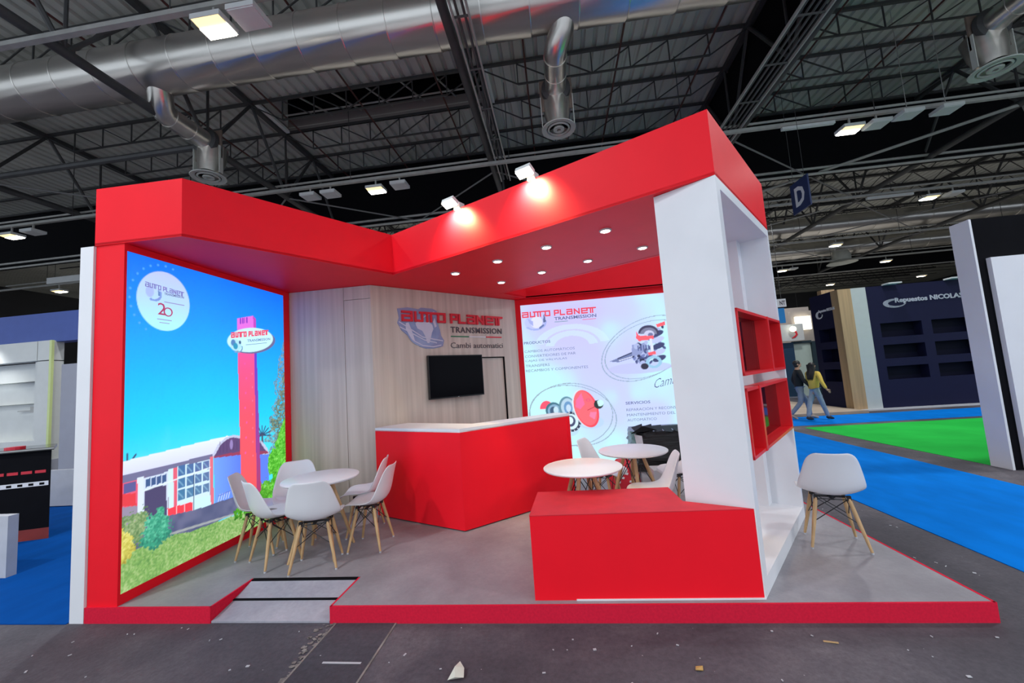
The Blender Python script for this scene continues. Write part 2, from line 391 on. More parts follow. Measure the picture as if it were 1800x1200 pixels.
# ---------------------------------------------------------------- roof steel
ZC = 8.55
TX = (-16.7, -9.1, -1.6, 6.0, 14.0, 22.0)
TL = ['far left dark steel roof truss running into the depth', 'dark steel roof truss crossing the silver duct at left',
      'dark steel roof truss above the middle of the stand', 'dark steel roof truss above the right white tower',
      'dark steel roof truss right of the letter D sign', 'dark steel roof truss at the far right edge']
NODES = [9.4-3.2*4+3.2*i for i in range(22)]     # bottom nodes
def me_tube(name, r, L, n=6):
    return mesh_of(name, MB().tube((0,0,0), (0,0,L), r, n), STEEL)
for ti, x in enumerate(TX):
    t = thing('roof_truss', TL[ti], 'truss', (x, 0, ZC))
    obj('bottom_chord', MB().tube((x, -5, ZC), (x, 60, ZC), .10, 10), STEEL, t, smooth=True)
    obj('top_chord', MB().bar((x, -5, H-.12), (x, 60, H-.12), .16, .14), STEEL, t)
    for y in NODES:
        if y > 58: break
        far = y > 30
        obj('post', MB().tube((x, y, ZC), (x, y, H-.1), .035, 6), STEEL, t)
        for d in (-1.6, 1.6):
            obj('diagonal', MB().tube((x, y, ZC), (x, y+d, H-.1), .05, 6), STEEL, t)
        obj('node_plate', MB().box(x-.02, x+.02, y-.16, y+.16, ZC-.02, ZC+.22), STEEL, t)
# open-web joists across the hall
JY = [4.6+1.6*i for i in range(7)]+[15.45]
ORD = ['in front of the silver duct, nearest', 'just in front of the silver duct', 'directly over the silver duct', 'first behind the silver duct',
       'at the near edge of the roof shaft', 'at the far edge of the roof shaft', 'second from the black curtain', 'against the black curtain']
panel = 7.5
wb = {}
for ji, y in enumerate(JY):
    t = thing('roof_joist', 'dark open-web roof joist spanning the hall '+ORD[ji], 'joist', (0, y, H))
    obj('top_chord', MB().box(-32, 36, y-.04, y+.04, H-.10, H-.02), STEEL, t)
    if ji == 7: continue
    ax = list(TX)
    for s0, s1 in zip(ax, ax[1:]):
        n = 7; st = (s1-s0)/n; zb = H-.78
        obj('bottom_chord', MB().bar((s0+st, y, zb), (s1-st, y, zb), .045, .045), STEEL, t)
        for i in range(n+1):
            xx = s0+i*st
            if 0 < i < n: obj('web_post', MB().bar((xx, y, zb), (xx, y, H-.12), .03, .03, (0,1,0)), STEEL, t)
            if i == 0: obj('web_diagonal', MB().bar((xx, y, H-.14), (xx+st, y, zb), .03, .03), STEEL, t)
            elif i == n-1: obj('web_diagonal', MB().bar((xx, y, zb), (xx+st, y, H-.14), .03, .03), STEEL, t)
            elif i < n:
                a, c = (H-.14, zb) if i < n/2-.6 else (zb, H-.14)
                obj('web_diagonal', MB().bar((xx, y, a), (xx+st, y, c), .03, .03), STEEL, t)
for k, (y0, lab) in enumerate(((17.2, 'roof joists of the bay behind the black curtain'), (36.6, 'roof joists of the farthest roof bay'))):
    t = thing('joist_group', lab, 'joists', (0, y0, H)); mb = MB()
    for i in range(11):
        y = y0+1.7*i
        mb.box(-30, 44, y-.05, y+.05, H-.13, H-.01); mb.box(-30, 44, y-.025, y+.025, H-.80, H-.75)
        for q in range(46):
            xx = -28+q*1.5; mb.bar((xx, y, H-.78), (xx+.75, y, H-.12), .03, .03); mb.bar((xx+.75, y, H-.12), (xx+1.5, y, H-.78), .03, .03)
    obj('web', mb, STEEL, t, kind='stuff')
# horizontal rods between the bottom chords
rods = [((-1.6, 12.6), (-9.1, 19.0)), ((-9.1, 12.6), (-1.6, 19.0)), ((-1.6, 12.6), (6, 19)), ((6.0, 12.6), (14, 19)), ((14.0, 12.6), (6, 19.2)), ((14, 12.6), (22, 19)),
        ((-9.1, 12.6), (-16.7, 19)), ((-16.7, 9.4), (-9.1, 15.8)), ((6, 19.2), (14, 25.6)), ((14, 19.2), (6, 25.6)), ((14, 19.2), (22, 25.6)), ((22, 19.2), (14, 25.6)), ((22, 25.6), (14, 32)), ((14, 25.6), (22, 32))]
RODM = mat('rod_grey', (.20, .20, .20), .5, noise=.1)
RODL = ['from the middle truss leftwards into the depth', 'from the left truss towards the middle truss behind', 'from the middle truss rightwards behind the tower', 'from right truss towards the D sign', 'pale, thick, near the D sign', 'at the upper right picture edge',
        'leftwards from the left truss', 'at the left edge below the cross beam', 'pale, behind the letter D sign', 'pale, crossing behind the letter D sign', 'farther right behind the D sign', 'crossing at far right behind the D sign', 'above the navy stand', 'crossing above the navy stand']
for i, (a, c) in enumerate(rods):
    obj_ = one('bracing_rod', MB().tube((*a, ZC-.04), (*c, ZC-.04), .028 if i != 4 else .05, 6), STEEL2 if i in (4, 8, 9) else RODM, 'steel bracing rod between roof trusses, '+RODL[i], 'rod', (*a, ZC), 'diagonal bracing rods between the trusses')
one('cross_beam', MB().tube((-16.7, 9.4, ZC), (-9.1, 9.4, ZC), .085, 8), STEEL, 'dark tube beam joining the two left trusses below the duct', 'beam', (-16.7, 9.4, ZC), smooth=True)
# cable ladders beside the truss chords
def ladder(x0, x1, z, y0, y1, label, ncab):
    t = thing('cable_ladder', label, 'cable tray', (x0, y0, z))
    for x in (x0, x1): obj('side_rail', MB().bar((x, y0, z), (x, y1, z), .035, .07), STEEL2, t)
    y = y0
    while y < y1:
        obj('rung', MB().bar((x0, y, z), (x1, y, z), .03, .03), CABLE, t); y += 1.3
    for i in range(ncab):
        x = x0+(x1-x0)*(i+.7)/(ncab+.4)
        obj('cable', MB().tube((x, y0, z+.05), (x, y1, z+.05), .028, 6), CABLE, t)
ladder(-1.42, -1.12, 8.36, -5, 13.0, 'cable ladder slung beside the middle roof truss', 2)
ladder(5.25, 5.85, 8.42, -5, 13.0, 'wide cable ladder slung beside the right roof truss', 4)
# sprinkler pipes
for i, x in enumerate((-10.8, -8.1, -5.5, -2.9, -.25, 2.4, 4.9, 8.0, 10.6)):
    one('sprinkler_pipe', MB().tube((x, -5, 10.5), (x, 15.4, 10.5), .028, 6), SPRINK, 'thin dark red sprinkler pipe under the roof deck, %s from left' % ('first','second','third','fourth','fifth','sixth','seventh','eighth','ninth')[i], 'pipe', (x, 0, 10.5), 'sprinkler pipes under the roof')
# roof shaft
t = thing('roof_shaft', 'grey rectangular roof shaft opening with pale rim', 'shaft', (-5.3, 11.8, H))
x0, x1, y0, y1 = -9.0, -1.62, 11.05, 12.62
obj('side_panel', MB().box(x0, x1, y1, y1+.05, H, H+.45), SHAFT, t); obj('upper_panel', MB().box(x0, x1, y1, y1+.05, H+.45, H+1.3), BLACK, t); obj('side_panel', MB().box(x0, x1, y0-.05, y0, H+.02, H+1.3), SHAFT, t)  # black upper panel and lid put the shaft's inner darkness into colour
obj('end_panel', MB().box(x0-.05, x0, y0, y1, H, H+1.3), SHAFTT, t); obj('end_panel', MB().box(x1, x1+.05, y0, y1, H, H+1.3), SHAFTT, t)
obj('lid', MB().box(x0, x1, y0, y1, H+1.3, H+1.36), BLACK, t)
obj('rim', MB().box(x0-.02, x0+.10, y0, y1, H-.1, H), SHAFTT, t); obj('rim', MB().box(x0, x1, y1-.03, y1+.03, H-.1, H-.02), SHAFTT, t); obj('rim', MB().box(x1+.05, x1+.2, y0, y1, H-.1, H-.02), SHAFTT, t)
obj('rail', MB().tube((x0, y0+.9, H+.1), (x1, y0+.9, H+.1), .03, 6), STEEL2, t)
for x in (-7.6, -6.5, -5.35, -4.2, -3.1):
    obj('brace', MB().bar((x, y0+.1, H+.05), (x+.35, y1-.05, H+.35), .04, .04), STEEL2, t)

# ---------------------------------------------------------------- ventilation
def duct(y, z, r, label, x0=-30, x1=30, step=1.0):
    t = thing('air_duct', label, 'duct', (0, y, z))
    n = 40; AX = ((0,1,0),(0,0,1),(1,0,0))
    me = mesh_of('duct_section', MB().lathe((0,0,0), [(r, .012), (r+.006, .012), (r+.012, 0), (r+.012, -.012), (r, -.014), (r, -.014), (r, -step+.014)], n, AX), DUCT, smooth=True)
    x = x0
    while x < x1:
        o = shared('duct_section', me, t, (x, y, z)); o.location = Vector((x, 0, 0))*S; x += step
duct(7.75, 9.42, .56, 'big round silver air duct crossing above the stand', -24, 24, 1.0)
duct(25.2, 9.4, .56, 'silver air duct in the bay behind the stand', -20, 34, 1.5)
duct(30.8, 9.4, .56, 'farther silver air duct behind the letter D sign', -20, 34, 1.5)
def branch(x, label):
    t = thing('diffuser_branch', label, 'vent', (x, 9.5, 7.6)); r = .25; zb = 8.5
    zb = 8.6; pts = [(x+.22, 7.80, 9.05), (x+.16, 7.90, 8.86), (x+.05, 8.03, 8.68), (x, 8.16, 8.61), (x, 8.28, zb), (x, 9.34, zb)]
    obj('branch_pipe', MB().path(pts, [r]*6, 24), DUCT, t, smooth=True)
    for y in (8.28, 8.80): obj('collar', MB().lathe((x, y, zb), [(r, -.02), (r+.012, -.02), (r+.012, .02), (r, .02)], 24, ((1,0,0),(0,0,1),(0,1,0))), DUCT, t, smooth=True)
    obj('collar', MB().lathe((x, 9.28, zb), [(r, -.08), (r+.10, -.05), (r+.11, .05)], 24, ((1,0,0),(0,0,1),(0,1,0))), STEEL, t, smooth=True)
    obj('back_plate', MB().box(x-.40, x+.40, 9.36, 9.40, 8.12, 8.92), mat('dull_plate', (.30, .23, .19), .5, metal=.5, noise=.2), t)
    obj('plenum', MB().path([(x, 9.52, 8.50), (x, 9.46, 8.10), (x, 9.40, 7.72)], [.36, .33, .24], 24), DUCT, t, smooth=True)
    obj('side_cheek', MB().slab([(x-.40, 9.30, 8.45), (x-.40, 9.30, 7.68), (x-.40, 9.42, 7.68), (x-.40, 9.42, 8.45)], (.02, 0, 0)), DIFF, t)
    obj('side_cheek', MB().slab([(x+.40, 9.30, 8.45), (x+.40, 9.30, 7.68), (x+.40, 9.42, 7.68), (x+.40, 9.42, 8.45)], (-.02, 0, 0)), DIFF, t)
    c = (x, 9.38, 7.60)
    obj('outer_ring', MB().lathe(c, [(.27, .10), (.30, .02), (.41, 0), (.42, .02), (.30, .05), (.27, .10)], 32), DIFF, t, smooth=True)
    obj('middle_ring', MB().lathe(c, [(.27, .02), (.235, .0), (.225, .03), (.25, .08), (.27, .02)], 32), DIFF, t, smooth=True)
    obj('inner_cone', MB().lathe(c, [(.05, -.01), (.13, -.01), (.14, .02), (.09, .10), (.05, .04), (.05, -.01)], 32), DIFF, t, smooth=True)
    obj('throat', MB().lathe(c, [(.27, .10), (.0, .12)], 32), BLACK, t)
branch(.48, 'silver branch duct with round diffuser above the middle of the stand')
branch(-9.05, 'silver branch duct with round diffuser at the upper left')
branch(10.05, 'silver branch duct with round diffuser at the upper right')
branch(19.0, 'silver branch duct with round diffuser beyond the right edge')
b = MB(); t = thing('far_diffuser', 'round grey diffuser hanging under the farther duct', 'vent', (20.6, 30.2, 8.2))
obj('outlet', MB().lathe((20.6, 30.2, 8.1), [(.9, 0), (.7, .15), (.55, .2), (.55, .6), (.4, .9)], 24), DIFF, t, smooth=True); obj('stem', MB().tube((20.6, 30.2, 8.9), (20.6, 30.6, 9.1), .3, 12), DUCT, t)

# ---------------------------------------------------------------- light rails and floodlights
for i, (y, lab) in enumerate(((5.65, 'pale light rail in front of the silver duct'), (11.7, 'pale light rail behind the stand, below the roof'), (18.0, 'pale light rail behind the black curtain'), (24.3, 'pale light rail under the rear duct'), (30.0, 'farthest pale light rail'))):
    t = thing('light_rail', lab, 'rail', (0, y, 8.3))
    obj('channel', MB().box(-30, 40, y-.05, y+.05, 8.24, 8.33), STEEL2, t); obj('carrier_tube', MB().tube((-30, y+.25, 8.6), (40, y+.25, 8.6), .035, 6), STEEL2, t)
    for k in range(12): obj('hanger', MB().tube((-27+5.2*k, y, 8.33), (-27+5.2*k, y, H-.1), .012, 5), STEEL, t)
for i, (y, z) in enumerate(((15.52, 8.42), (15.48, 8.62), (34.9, 8.4))):
    one('curtain_pipe', MB().tube((-32, y, z), (40, y, z), .05, 6), STEEL2, ['steel pipe along the bottom of the black curtain', 'steel pipe just above the bottom of the black curtain', 'steel pipe along the bottom of the second black curtain'][i], 'pipe', (0, y, z))
RAILS = (5.65, 11.7, 18.0, 24.3, 30.0)
def hang(t, x, y, z):
    top = 8.25 if min(abs(y-r) for r in RAILS) < .09 else H+.004
    w = .04 if top < 9 else .012; obj('bracket', MB().bar((x, y, z), (x, y, top), w, w), STEEL2, t)
def flood(x, y, label, group=None):
    t = thing('floodlight', label, 'lamp', (x, y, 7.85), group)
    obj('housing', MB().box(x-.27, x+.27, y-.20, y+.22, 7.90, 7.99), LAMPW, t)
    obj('lens', MB().box(x-.25, x+.25, y-.02, y+.20, 7.868, 7.90), LENS, t)
    obj('reflector', MB().slab([(x-.25, y-.19, 7.90), (x+.25, y-.19, 7.90), (x+.25, y-.02, 7.88), (x-.25, y-.02, 7.88)], (0, 0, .01)), LENSW, t)
    hang(t, x, y, 7.99)
def pan(x, y, label):
    t = thing('unlit_lamp', label, 'lamp', (x, y, 7.9))
    obj('housing', MB().box(x-.25, x+.25, y-.22, y+.22, 7.93, 8.02), LAMPW, t)
    obj('diffuser', MB().box(x-.23, x+.23, y-.20, y+.20, 7.915, 7.93), LAMPW, t)
    hang(t, x, y, 8.02)
fl = {(-5.35, 5.65): 'lit hall floodlight in front of the silver duct, upper left', (-5.35, 11.7): 'lit hall floodlight behind the stand, above the canopy dip',
      (8.7, 11.7): 'lit hall floodlight right of the stand under the rail', (-19.1, 11.7): 'lit hall floodlight at the far left edge',
      (16.0, 18.0): 'lit hall floodlight right of the letter D sign', (16.4, 24.3): 'lit floodlight under the rear duct beside the tower', (23.3, 30.0): 'lit floodlight below the second smoke curtain',
      (16.5, 30.0): 'lit floodlight nearest the tower edge in the rear bay', (31.7, 37.5): 'lit floodlight far right above the navy stand', (24.6, 37.8): 'small lit floodlight above the oak post', (-26.2, 18.0): 'lit floodlight above the blue banner', (32.0, 56.0): 'tiny lit floodlight farthest away'}
for (x, y), lab in fl.items(): flood(x, y, lab)
for x, y, lab in ((-4.7, 5.65, 'unlit white lamp panel beside the upper left floodlight'), (-4.55, 11.7, 'unlit white lamp panel right of the floodlight behind the stand'),
                  (-7.6, 11.7, 'unlit white lamp panel farther left behind the canopy'), (-6.9, 11.7, 'unlit white lamp panel just left of the canopy floodlight'), (9.4, 11.7, 'unlit white lamp panel beside the right floodlight'), (9.95, 11.4, 'second unlit white lamp panel right of the floodlight'),
                  (10.9, 11.4, 'third unlit white lamp panel right of the floodlight'), (-18.2, 11.7, 'unlit white lamp panel at the far left'), (16.9, 18.0, 'unlit white lamp panel right of the D sign floodlight'), (17.2, 30.0, 'unlit lamp panel in the rear bay')):
    pan(x, y, lab)
one('tube_lamp', MB().box(6.9, 8.3, 11.62, 11.72, 8.12, 8.2), LAMPW, 'white tube lamp fixed under the rail right of the tower', 'lamp', (7.6, 11.7, 8.15))
one('tube_lamp', MB().box(13.6, 15.4, 17.95, 18.05, 8.1, 8.2), LAMPW, 'white tube lamp left of the floodlight past the D sign', 'lamp', (14.5, 18, 8.15))

t = thing('hanging_panel', 'white panel hanging under the roof above the blue banner', 'panel', (-23.2, 16.3, 7.9)); obj('panel', MB().box(-24.4, -22.2, 16.25, 16.35, 7.72, 8.02), LAMPW, t)
for x in (-24, -22.6): obj('wire', MB().tube((x, 16.3, 8.02), (x, 16.3, H+.05), .01, 4), STEEL, t)
# letter D sign
t = thing('aisle_sign', 'dark blue hanging aisle sign with a white letter D', 'sign', (7.0, 11.45, 6.06))
obj('panel', MB().box(7.0, 7.04, 11.06, 11.84, 5.64, 6.50), mat('sign_blue', (.018, .035, .12), .5, noise=.05), t)
mb = MB(); text_on(mb, 'D', (6.999, 11.66, 5.80), (0,-1,0), (0,0,1), .42, .54, .006, .03); obj('letter', mb, TXW, t)
for y in (11.2, 11.7): obj('wire', MB().tube((7.02, y, 6.5), (7.02, y, H-.1), .006, 4), STEEL, t)

# ---------------------------------------------------------------- stand: platform and ramp
T = .11; YF = 2.735
PX0, PX1, YB = -3.66, 2.415, 6.62; XL = -3.40
RL, RR, RY = -2.62, -1.705, 3.14
t = thing('exhibition_platform', 'low stand platform with grey floor and red front edge', 'platform', (-.6, 4.6, 0))
outline = [(PX0, YF), (RL, YF), (RL, RY), (RR, RY), (RR, YF), (PX1, YF), (PX1, YB), (PX0, YB)]
obj('floor_covering', MB().prism([(XL, YF+.012), (RL-.012, YF+.012), (RL-.012, RY+.012), (RR+.012, RY+.012), (RR+.012, YF+.012), (PX1-.012, YF+.012), (PX1-.012, YB), (XL, YB)], .0, T), LINO, t)
obj('front_edge', MB().box(-3.66, RL, YF-.004, YF+.012, 0, T+.001), REDC, t)
obj('front_edge', MB().box(RR, PX1, YF-.004, YF+.012, 0, T+.001), REDC, t)
obj('side_edge', MB().box(PX1-.012, PX1+.004, YF, YB, 0, T+.001), REDC, t)
obj('notch_edge', MB().box(RL-.012, RL+.002, YF, RY, 0, T+.001), REDC, t); obj('notch_edge', MB().box(RR-.002, RR+.012, YF, RY, 0, T+.001), REDC, t)
t = thing('access_ramp', 'grey access ramp of two panels set into the platform front', 'ramp', (-2.16, 2.94, 0))
ym = 2.925; zm = .052
def rp(ya, za, yb, zb): return MB().slab([(RL+.006, ya, za), (RR-.006, ya, za), (RR-.006, yb, zb), (RL+.006, yb, zb)], (0, 0, -.012 if za < .02 else -.03))
RAMP = floor_mat('ramp_covering', (.30, .29, .34), (.36, .35, .40), (.43, .41, .46), speck=False, sc=2)
obj('lower_panel', rp(YF, .014, ym, zm), RAMP, t); obj('upper_panel', rp(ym+.02, zm+.006, RY-.03, .104), RAMP, t)
obj('joint_strip', MB().bar((RL+.006, ym+.01, zm+.004), (RR-.006, ym+.01, zm+.004), .02, .008), BLACK, t)
obj('joint_strip', MB().bar((RL+.006, RY-.012, .108), (RR-.006, RY-.012, .108), .03, .008), BLACK, t)

# ---------------------------------------------------------------- canopy
ZS, ZT = 2.905, 3.385
XL = -3.40
A0, A1, A2 = (PX0, YF), (-2.885, 2.745), (-1.835, 4.385)
P1 = (1.180, 2.785); P2 = (2.20, 4.165); P0 = (.795, 2.995); P3 = (P2[0]+P0[0]-P1[0], P2[1]+P0[1]-P1[1])
HA, HB = (-.75, 5.975), (-.435, 6.46)
BX = 2.41
out = [A0, A1, A2, P1, P2, P3, HA, HB, (BX, 6.46), (BX, YB), (PX0, YB)]
t = thing('canopy', 'big angular red canopy over the stand', 'canopy', (-.6, 4.5, ZS))
obj('soffit', MB().prism(out, ZS, ZS+.02), RED, t)
def ccw(p): return sum(p[i][0]*p[(i+1) % len(p)][1]-p[(i+1) % len(p)][0]*p[i][1] for i in range(len(p))) > 0
sgn = 1 if ccw(out) else -1
nn = len(out); off = []
for i in range(nn):
    p, q, r = Vector(out[i-1]), Vector(out[i]), Vector(out[(i+1) % nn])
    d1, d2 = (q-p).normalized(), (r-q).normalized()
    n1, n2 = Vector((-d1.y, d1.x))*sgn, Vector((-d2.y, d2.x))*sgn
    off.append(q+(n1+n2)/(1+n1.dot(n2))*.04)
for i in range(nn):
    j = (i+1) % nn
    obj('fascia_panel', MB().prism([out[i], out[j], tuple(off[j]), tuple(off[i])], ZS-.003, ZT), RED, t)
# recessed downlights, two rows
DL = [((.539, 3.69), 'round lit downlight in the front canopy row, nearest the white tower'), ((-.023, 3.99), 'round lit downlight in the front canopy row, second from the tower'),
      ((-.579, 4.30), 'round lit downlight in the front canopy row, third from the tower'), ((-1.148, 4.62), 'round lit downlight in the front canopy row, farthest from the tower'),
      ((1.011, 4.35), 'round lit downlight in the rear canopy row, nearest the white tower'), ((.445, 4.65), 'round lit downlight in the rear canopy row, second from the tower'),
      ((-.112, 4.96), 'round lit downlight in the rear canopy row, third from the tower'), ((-.678, 5.28), 'round lit downlight in the rear canopy row, farthest from the tower')]
for (x, y), lab in DL:
    x *= .993; y *= .993
    t = thing('downlight', lab, 'lamp', (x, y, ZS), 'downlights in the canopy')
    obj('trim_ring', MB().lathe((x, y, ZS), [(.040, -.001), (.044, -.014), (.056, -.010), (.058, 0)], 24), LAMPW, t, smooth=True)
    obj('lens', MB().lathe((x, y, ZS), [(.0, -.020), (.028, -.016), (.042, -.006)], 20), SPOTE, t, smooth=True)
    spot('downlight_beam', (x, y, ZS-.03), (x, y, 0), 9, 95, .03, .5, (1, .93, .85))
def armspot(px, py, lab, k):
    d = Vector((P1[0]-A2[0], P1[1]-A2[1])).normalized(); n = Vector((d.y, -d.x))    # outwards, towards the aisle
    b0 = Vector((px, py)); hp = b0+n*.115
    t = thing('arm_spotlight', lab, 'lamp', (px, py, ZT))
    obj('clamp', MB().obox((px-n.x*.02, py-n.y*.02, ZT+.02), V3((d.x, d.y, 0))*.04, V3((n.x, n.y, 0))*.04, (0,0,.035)), LAMPW, t)
    obj('arm', MB().path([(px, py, ZT+.03), (px+n.x*.05, py+n.y*.05, ZT+.08), (hp.x, hp.y, ZT+.055)], .010, 8), LAMPW, t, smooth=True)
    obj('head', MB().obox((hp.x, hp.y, ZT+.030), V3((d.x, d.y, 0))*.075, V3((n.x*.8, n.y*.8, .35))*.05, V3((-n.x*.35, -n.y*.35, .8))*.022), LAMPW, t)
    dn = V3((-n.x*.35, -n.y*.35, .8))
    obj('lens', MB().obox((hp.x+n.x*.010, hp.y+n.y*.010, ZT+.006), V3((d.x, d.y, 0))*.07, V3((n.x*.8, n.y*.8, .35))*.046, dn*.012), SPOTE, t)
    spot('arm_spot_beam', (hp.x+n.x*.02, hp.y+n.y*.02, ZT-.025), (px, py, ZS+.36), k, 125, .02, 1.0, (1, .74, .34))
def onfas(s): return (A2[0]+(P1[0]-A2[0])*s, A2[1]+(P1[1]-A2[1])*s)
armspot(*onfas(.31), 'white arm spotlight on the canopy edge, left one', 170)
armspot(*onfas(.575), 'white arm spotlight on the canopy edge, right one', 170)

# ---------------------------------------------------------------- printed pictures (colour per vertex)
class Canvas:
    def __init__(s, x0, x1, z0, z1, cell):
        s.x0, s.x1, s.z0, s.z1 = x0, x1, z0, z1
        s.nx = int((x1-x0)/cell)+1; s.nz = int((z1-z0)/cell)+1
        s.X, s.Z = np.meshgrid(np.linspace(x0, x1, s.nx), np.linspace(z0, z1, s.nz)); s.c = np.zeros((s.nz, s.nx, 3))
        s.rng = np.random.RandomState(3)
    def noise(s, cell):
        gx = int((s.x1-s.x0)/cell)+3; gz = int((s.z1-s.z0)/cell)+3; g = s.rng.rand(gz, gx)
        fx = (s.X-s.x0)/cell; fz = (s.Z-s.z0)/cell; ix = fx.astype(int); iz = fz.astype(int); tx = fx-ix; tz = fz-iz
        tx = tx*tx*(3-2*tx); tz = tz*tz*(3-2*tz)
        return (g[iz, ix]*(1-tx)+g[iz, ix+1]*tx)*(1-tz)+(g[iz+1, ix]*(1-tx)+g[iz+1, ix+1]*tx)*tz
    def inside(s, pts):
        m = np.zeros(s.X.shape, bool); n = len(pts)
        for i in range(n):
            (xa, za), (xb, zb) = pts[i], pts[(i+1) % n]
            if za == zb: continue
            cnd = (s.Z > za) != (s.Z > zb)
            m ^= cnd & (s.X < (xb-xa)*(s.Z-za)/(zb-za)+xa)
        return m
    def put(s, m, col, a=1.0):
        col = np.array(lin(col)) if isinstance(col, tuple) else col
        if col.ndim == 1: col = np.broadcast_to(col, s.c.shape)
        k = (m*a)[..., None]; s.c = s.c*(1-k)+col*k
    def poly(s, pts, col, a=1.0): s.put(s.inside(pts).astype(float), col, a)
    def ell(s, cx, cz, rx, rz, col, ang=0, a=1.0, ring=0, arc=None):
        dx, dz = s.X-cx, s.Z-cz; ca, sa = math.cos(ang), math.sin(ang)
        u = (dx*ca+dz*sa)/rx; v = (-dx*sa+dz*ca)/rz; r = np.sqrt(u*u+v*v)
        if ring: m = (np.abs(r-1) < ring).astype(float)
        else: m = np.clip((1-r)*min(rx, rz)/.006+.5, 0, 1)
        if arc: th = np.arctan2(v, u); m = m*((th > arc[0]) & (th < arc[1]))
        s.put(m, col, a)
    def line(s, p, q, w, col, a=1.0):
        d = np.array(q)-np.array(p); L2 = d@d
        t = np.clip(((s.X-p[0])*d[0]+(s.Z-p[1])*d[1])/L2, 0, 1)
        r = np.hypot(s.X-p[0]-t*d[0], s.Z-p[1]-t*d[1]); s.put(np.clip((w/2-r)/.005+.5, 0, 1), col, a)
    def build(s, name, f, mt, parent):
        n = s.nx*s.nz; me = bpy.data.meshes.new(name); base = BASE[parent.name]
        co = np.array([f(0, 0), f(1, 0), f(0, 1)], float); o, ux, uz = co[0], co[1]-co[0], co[2]-co[0]
        pts = o+s.X.reshape(-1, 1)*ux+s.Z.reshape(-1, 1)*uz; pts = (pts-np.array(base))*S
        i = np.arange(n).reshape(s.nz, s.nx); q = np.stack([i[:-1, :-1], i[:-1, 1:], i[1:, 1:], i[1:, :-1]], -1).reshape(-1, 4)
        me.from_pydata(pts.tolist(), [], q.tolist())
        at = me.attributes.new('ink', 'FLOAT_COLOR', 'POINT')
        at.data.foreach_set('color', np.concatenate([np.clip(s.c.reshape(-1, 3), 0, 4), np.ones((n, 1))], 1).ravel())
        me.materials.append(mt); ob = bpy.data.objects.new(name, me); C.objects.link(ob); ob.parent = parent; BASE[ob.name] = base
        return ob
def lerp(t, stops):
    xs = [a for a, _ in stops]; cs = np.array([lin(c) for _, c in stops])
    return np.stack([np.interp(t, xs, cs[:, k]) for k in range(3)], -1)

# ---------------------------------------------------------------- left light wall
t = thing('light_box_wall', 'tall red framed wall with a backlit picture of a sign tower and workshop', 'wall', (XL-.13, 3.7, 0))
PY0, PY1, PZ0, PZ1 = 2.768, 4.615, .185, 2.845
obj('core', MB().box(PX0, XL-.012, YF+.012, 4.725, 0, ZS-.003), RED, t)
fr = MB(); obj('frame_post', MB().box(XL-.012, XL, YF+.012, PY0, T, ZS-.003), RED, t); obj('frame_post', MB().box(XL-.012, XL, PY1, 4.72, T, ZS-.003), RED, t)
obj('frame_rail', MB().box(XL-.012, XL, PY0, PY1, T, PZ0), RED, t); obj('frame_rail', MB().box(XL-.012, XL, PY0, PY1, PZ1, ZS-.003), RED, t)
cv = Canvas(PY0, PY1, PZ0, PZ1, .0075); X, Z = cv.X, cv.Z
n0, n1, n2, n3 = cv.noise(.0105), cv.noise(.02), cv.noise(.06), cv.noise(.25)
cv.c = lerp(Z-.10*(1-np.abs((X-3.5)/1.0)), [(1.0, (70, 222, 255)), (1.35, (18, 205, 255)), (1.8, (0, 178, 255)), (2.3, (0, 146, 255)), (2.85, (0, 108, 255))])
cv.put(np.clip((cv.noise(.3)*.6+cv.noise(.12)*.4-.62)*4, 0, 1)*np.clip((1.55-Z)/.5, 0, 1)*.35, (150, 235, 255))
green = lerp(n1*.6+n2*.4, [(.1, (40, 70, 55)), (.45, (70, 120, 80)), (.8, (140, 170, 130))])
# trees at the right edge
m = ((X-4.62+.24*np.clip((2.32-Z)/.9, 0, 1.2)*(.55+.9*n2)) > 0) & (n0*.6+n1*.4 > .42) & (Z < 2.32); cv.put(m.astype(float), lerp(n0, [(.3, (70, 110, 140)), (.9, (150, 165, 150))]), .9)
m = ((X-4.62+.16*np.clip((1.9-Z)/.5, 0, 1.2)*(.55+.9*n2)) > 0) & (Z < 1.95); cv.put(m*(n0*.6+n1*.4 > .33), lerp(n0, [(.2, (60, 90, 90)), (.9, (135, 150, 120))]), .95)
for (cx, cz, L, k) in ((4.23, 1.15, .14, 9), (2.80, 1.12, .13, 7)):          # palms
    for i in range(k):
        a = PI*i/(k-1); cv.line((cx, cz), (cx+L*math.cos(a), cz+L*.9*math.sin(a)-.02), .014, (50, 70, 110))
    cv.line((cx, cz), (cx, cz-.3), .025, (70, 80, 100))
# workshop
cv.poly([(2.76,1.166),(3.065,1.182),(3.425,1.202),(3.748,1.215),(3.82,1.209),(3.645,1.142),(3.58,1.06),(2.76,1.04)], lerp(Z, [(1.0, (205, 208, 240)), (1.2, (225, 235, 250))]))
cv.poly([(3.575,1.055),(3.634,1.144),(3.725,1.2),(3.819,1.215),(3.919,1.19),(4.103,1.14),(4.216,1.09),(4.303,1.0),(4.34,.92),(3.58,1.03)], (190, 196, 226))
cv.poly([(3.60,1.05),(3.667,1.138),(3.748,1.182),(3.819,1.19),(3.906,1.165),(4.201,1.07),(4.302,.945),(3.60,1.03)], (92, 70, 118))
for i in range(16): cv.line((3.66+i*.042, 1.06), (3.66+i*.042, 1.17-.006*i), .008, (70, 50, 95), .7)
cv.poly([(3.59,1.042),(3.917,1.03),(4.3,.96),(4.33,.93),(3.59,1.0)], (150, 60, 90)); cv.ell(3.80, 1.12, .02, .05, (150, 130, 190))
cv.poly([(2.76,1.05),(3.575,1.062),(3.59,.579),(2.76,.62)], (150, 140, 165))
